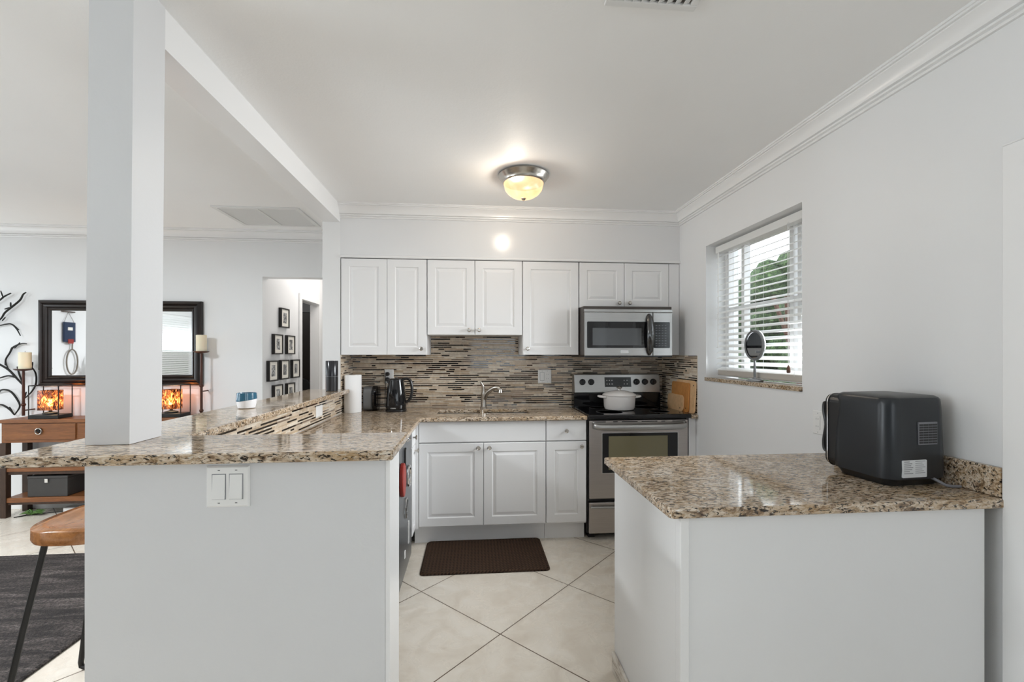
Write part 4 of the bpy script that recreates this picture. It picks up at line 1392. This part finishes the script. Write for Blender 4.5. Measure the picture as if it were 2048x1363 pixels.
box('bottom_rail', M['slat'], -5.56, -5.51, -.93, .73, .862, .88, c)
mb = MB()
r = random.Random(11)
for i in range(420):
    s_ = .2 + .18 * r.random()
    mb.lathe([(s_ * math.sin(PI * t / 4), -s_ * math.cos(PI * t / 4)) for t in range(5)], (-7.3 + r.uniform(-.4, .4), r.uniform(-4.5, 2.5), -.2 + 3.2 * r.random()), 7)
mb.build('hedge', M['hedge'], label='green hedge outside left window, seen only in the mirror', cat='shrub')
struct('ground_left', MB().box(-14, -5.9, -8, 8, -.5, -.25), M['soil'])

# rug
mb = MB()
P_ = [(x - 4.4, y + .55) for x, y in rrect(2.53, 2.73, .02, 3)]
P2 = [(x - 4.4 + .008, y + .558) for x, y in rrect(2.514, 2.714, .015, 3)]
mb.loft([[(x, y, .001) for x, y in P_], [(x, y, .010) for x, y in P_], [(x, y, .014) for x, y in P2]])
mb.build('area_rug', M['rug'], label='dark brown streaked area rug behind the bar stool', cat='rug')

# bar stool
c = thing('bar_stool', 'wooden saddle seat bar stool with black metal legs at the bar', 'bar stool', (-1.47, 1.93, 0))
mb = MB()
NU, NV = 40, 10
SXc, SYc, SA, SB = -1.465, 1.925, .178, .205


def seat_pt(u, v, top):
    ex = 2.6
    a = 2 * PI * u
    cx = math.copysign(abs(math.cos(a)) ** (2 / ex), math.cos(a))
    sy = math.copysign(abs(math.sin(a)) ** (2 / ex), math.sin(a))
    x, y = SXc + SA * cx * v, SYc + SB * sy * v
    dip = .026 * (1 - min(1, (abs(y - SYc) / SB)) ** 2) * (1 - .55 * min(1, abs(x - SXc) / SA) ** 2)
    if top:
        return (x, y, .742 - dip - .010 * max(0, v - .9) / .1)
    return (x, y, .680 - .35 * dip)


rings = []
for j in range(NV, 0, -1):
    rings.append([seat_pt(i / NU, .97 * j / NV, False) for i in range(NU)])
rings = rings[::-1]
rings.append([seat_pt(i / NU, 1.0, False) for i in range(NU)])
rings[-1] = [(x, y, z + .012) for x, y, z in rings[-1]]
rings.append([(x, y, .728) for x, y, z in [seat_pt(i / NU, 1.0, True) for i in range(NU)]])
for j in range(NV, 0, -1):
    rings.append([seat_pt(i / NU, .975 * j / NV, True) for i in range(NU)])
mb.loft(rings)
mb.build('seat', M['seatwood'], c, smooth=True, ang=.8)
for y_top, y_bot in ((1.80, 1.755), (2.045, 2.085)):
    pth = [(-1.575, y_top, .676), (-1.632, (y_top + y_bot) / 2, .36), (-1.686, y_bot, .035), (-1.684, y_bot, .018), (-1.665, y_bot, .0105), (-1.27, y_bot, .0105), (-1.250, y_bot, .018), (-1.248, y_bot, .035), (-1.30, (y_top + y_bot) / 2, .36), (-1.355, y_top, .676)]
    MB().tube(pth, .0102, 10).build('leg', M['darkiron'], c, smooth=True)

# ------------------------------------------------------------------ hall pictures
HX = -1.932
FR = [(4.643, 1.626, 'framed black and white photo alone at the top of the hall group'), (4.487, 1.357, 'framed photo, left one of the second row in the hall'),
      (4.792, 1.357, 'framed photo, right one of the second row in the hall'), (4.378, 1.100, 'framed photo, left one of the row of three in the hall'),
      (4.643, 1.103, 'framed photo, middle one of the row of three in the hall'), (4.925, 1.103, 'framed photo, right one of the row of three beside the door'),
      (4.487, .862, 'framed photo, left one of the lowest pair just above the bar'), (4.792, .860, 'framed photo, right one of the lowest pair just above the bar')]
for k, (y0, z0, lb) in enumerate(FR):
    s_ = .197
    c = thing('picture_frame', lb, 'picture frame', (HX, y0 + s_ / 2, z0), group='framed photographs in the hall')
    mb = MB()
    t_ = .012
    mb.box(HX + .001, HX + .030, y0, y0 + t_, z0, z0 + s_).box(HX + .001, HX + .030, y0 + s_ - t_, y0 + s_, z0, z0 + s_)
    mb.box(HX + .001, HX + .030, y0 + t_, y0 + s_ - t_, z0, z0 + t_).box(HX + .001, HX + .030, y0 + t_, y0 + s_ - t_, z0 + s_ - t_, z0 + s_)
    mb.build('frame', M['ash'], c)
    MB().box(HX + .001, HX + .022, y0 + t_, y0 + s_ - t_, z0 + t_, z0 + s_ - t_).build('mat_board', M['matcream'], c)
    MB().box(HX + .0221, HX + .0230, y0 + .058, y0 + s_ - .058, z0 + .045, z0 + s_ - .045).build('print', photo(k + 1), c)

# dark room beyond the hall door
c = thing('wardrobe', 'dark wardrobe in the unlit room beyond the hall', 'wardrobe', (-2.6, 6.5, 0))
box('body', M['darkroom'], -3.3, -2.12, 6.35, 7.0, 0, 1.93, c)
for a, b in ((-3.29, -2.71), (-2.70, -2.13)):
    d = MB().box(a, b, 6.328, 6.3495, .05, 1.92).build('door', mat('wardrobe_door', (.022, .016, .012), .4), c, bevel=.003)
    MB().tube([(b - .05, 6.318, .9), (b - .05, 6.318, 1.1)], .006, 6).build('handle', M['chrome'], d)
c = thing('office_chair', 'dark office chair in the unlit room beyond the hall', 'chair', (-2.30, 5.95, 0))
MB().loft([[(x - 2.50, 6.10 + dy, z) for x, z in rrect(.36, .42, .1, 6, 0, .62)] for dy in (0, .05)]).build('backrest', M['black'], c, bevel=.01)
MB().loft([[(x - 2.51, y + 5.72, z) for x, y in rrect(.40, .38, .08, 6)] for z in (.46, .52)]).build('seat', M['black'], c, bevel=.01)
MB().tube([(-2.31, 5.92, .46), (-2.31, 5.92, .1)], .025, 10).build('post', M['chrome'], c)
for k in range(5):
    a = 2 * PI * k / 5
    MB().tube([(-2.31, 5.92, .10), (-2.31 + .26 * math.cos(a), 5.92 + .26 * math.sin(a) , .06)], .016, 8).build('leg', M['black'], c)
c = thing('gym_bag', 'light canvas bag on the floor of the dark room', 'bag', (-2.25, 5.75, .53))
MB().loft([[(-2.36 + x, 5.86 + y * k, .5212 + z * 1.0) for x, y in rrect(.16, .10, .03, 4)] for z, k in ((0, 1), (.12, .9), (.19, .4))]).build('bag_body', mat('canvas', (.38, .34, .3), .9), c, smooth=True)
c['label'] = 'light canvas bag on the chair in the dark room'
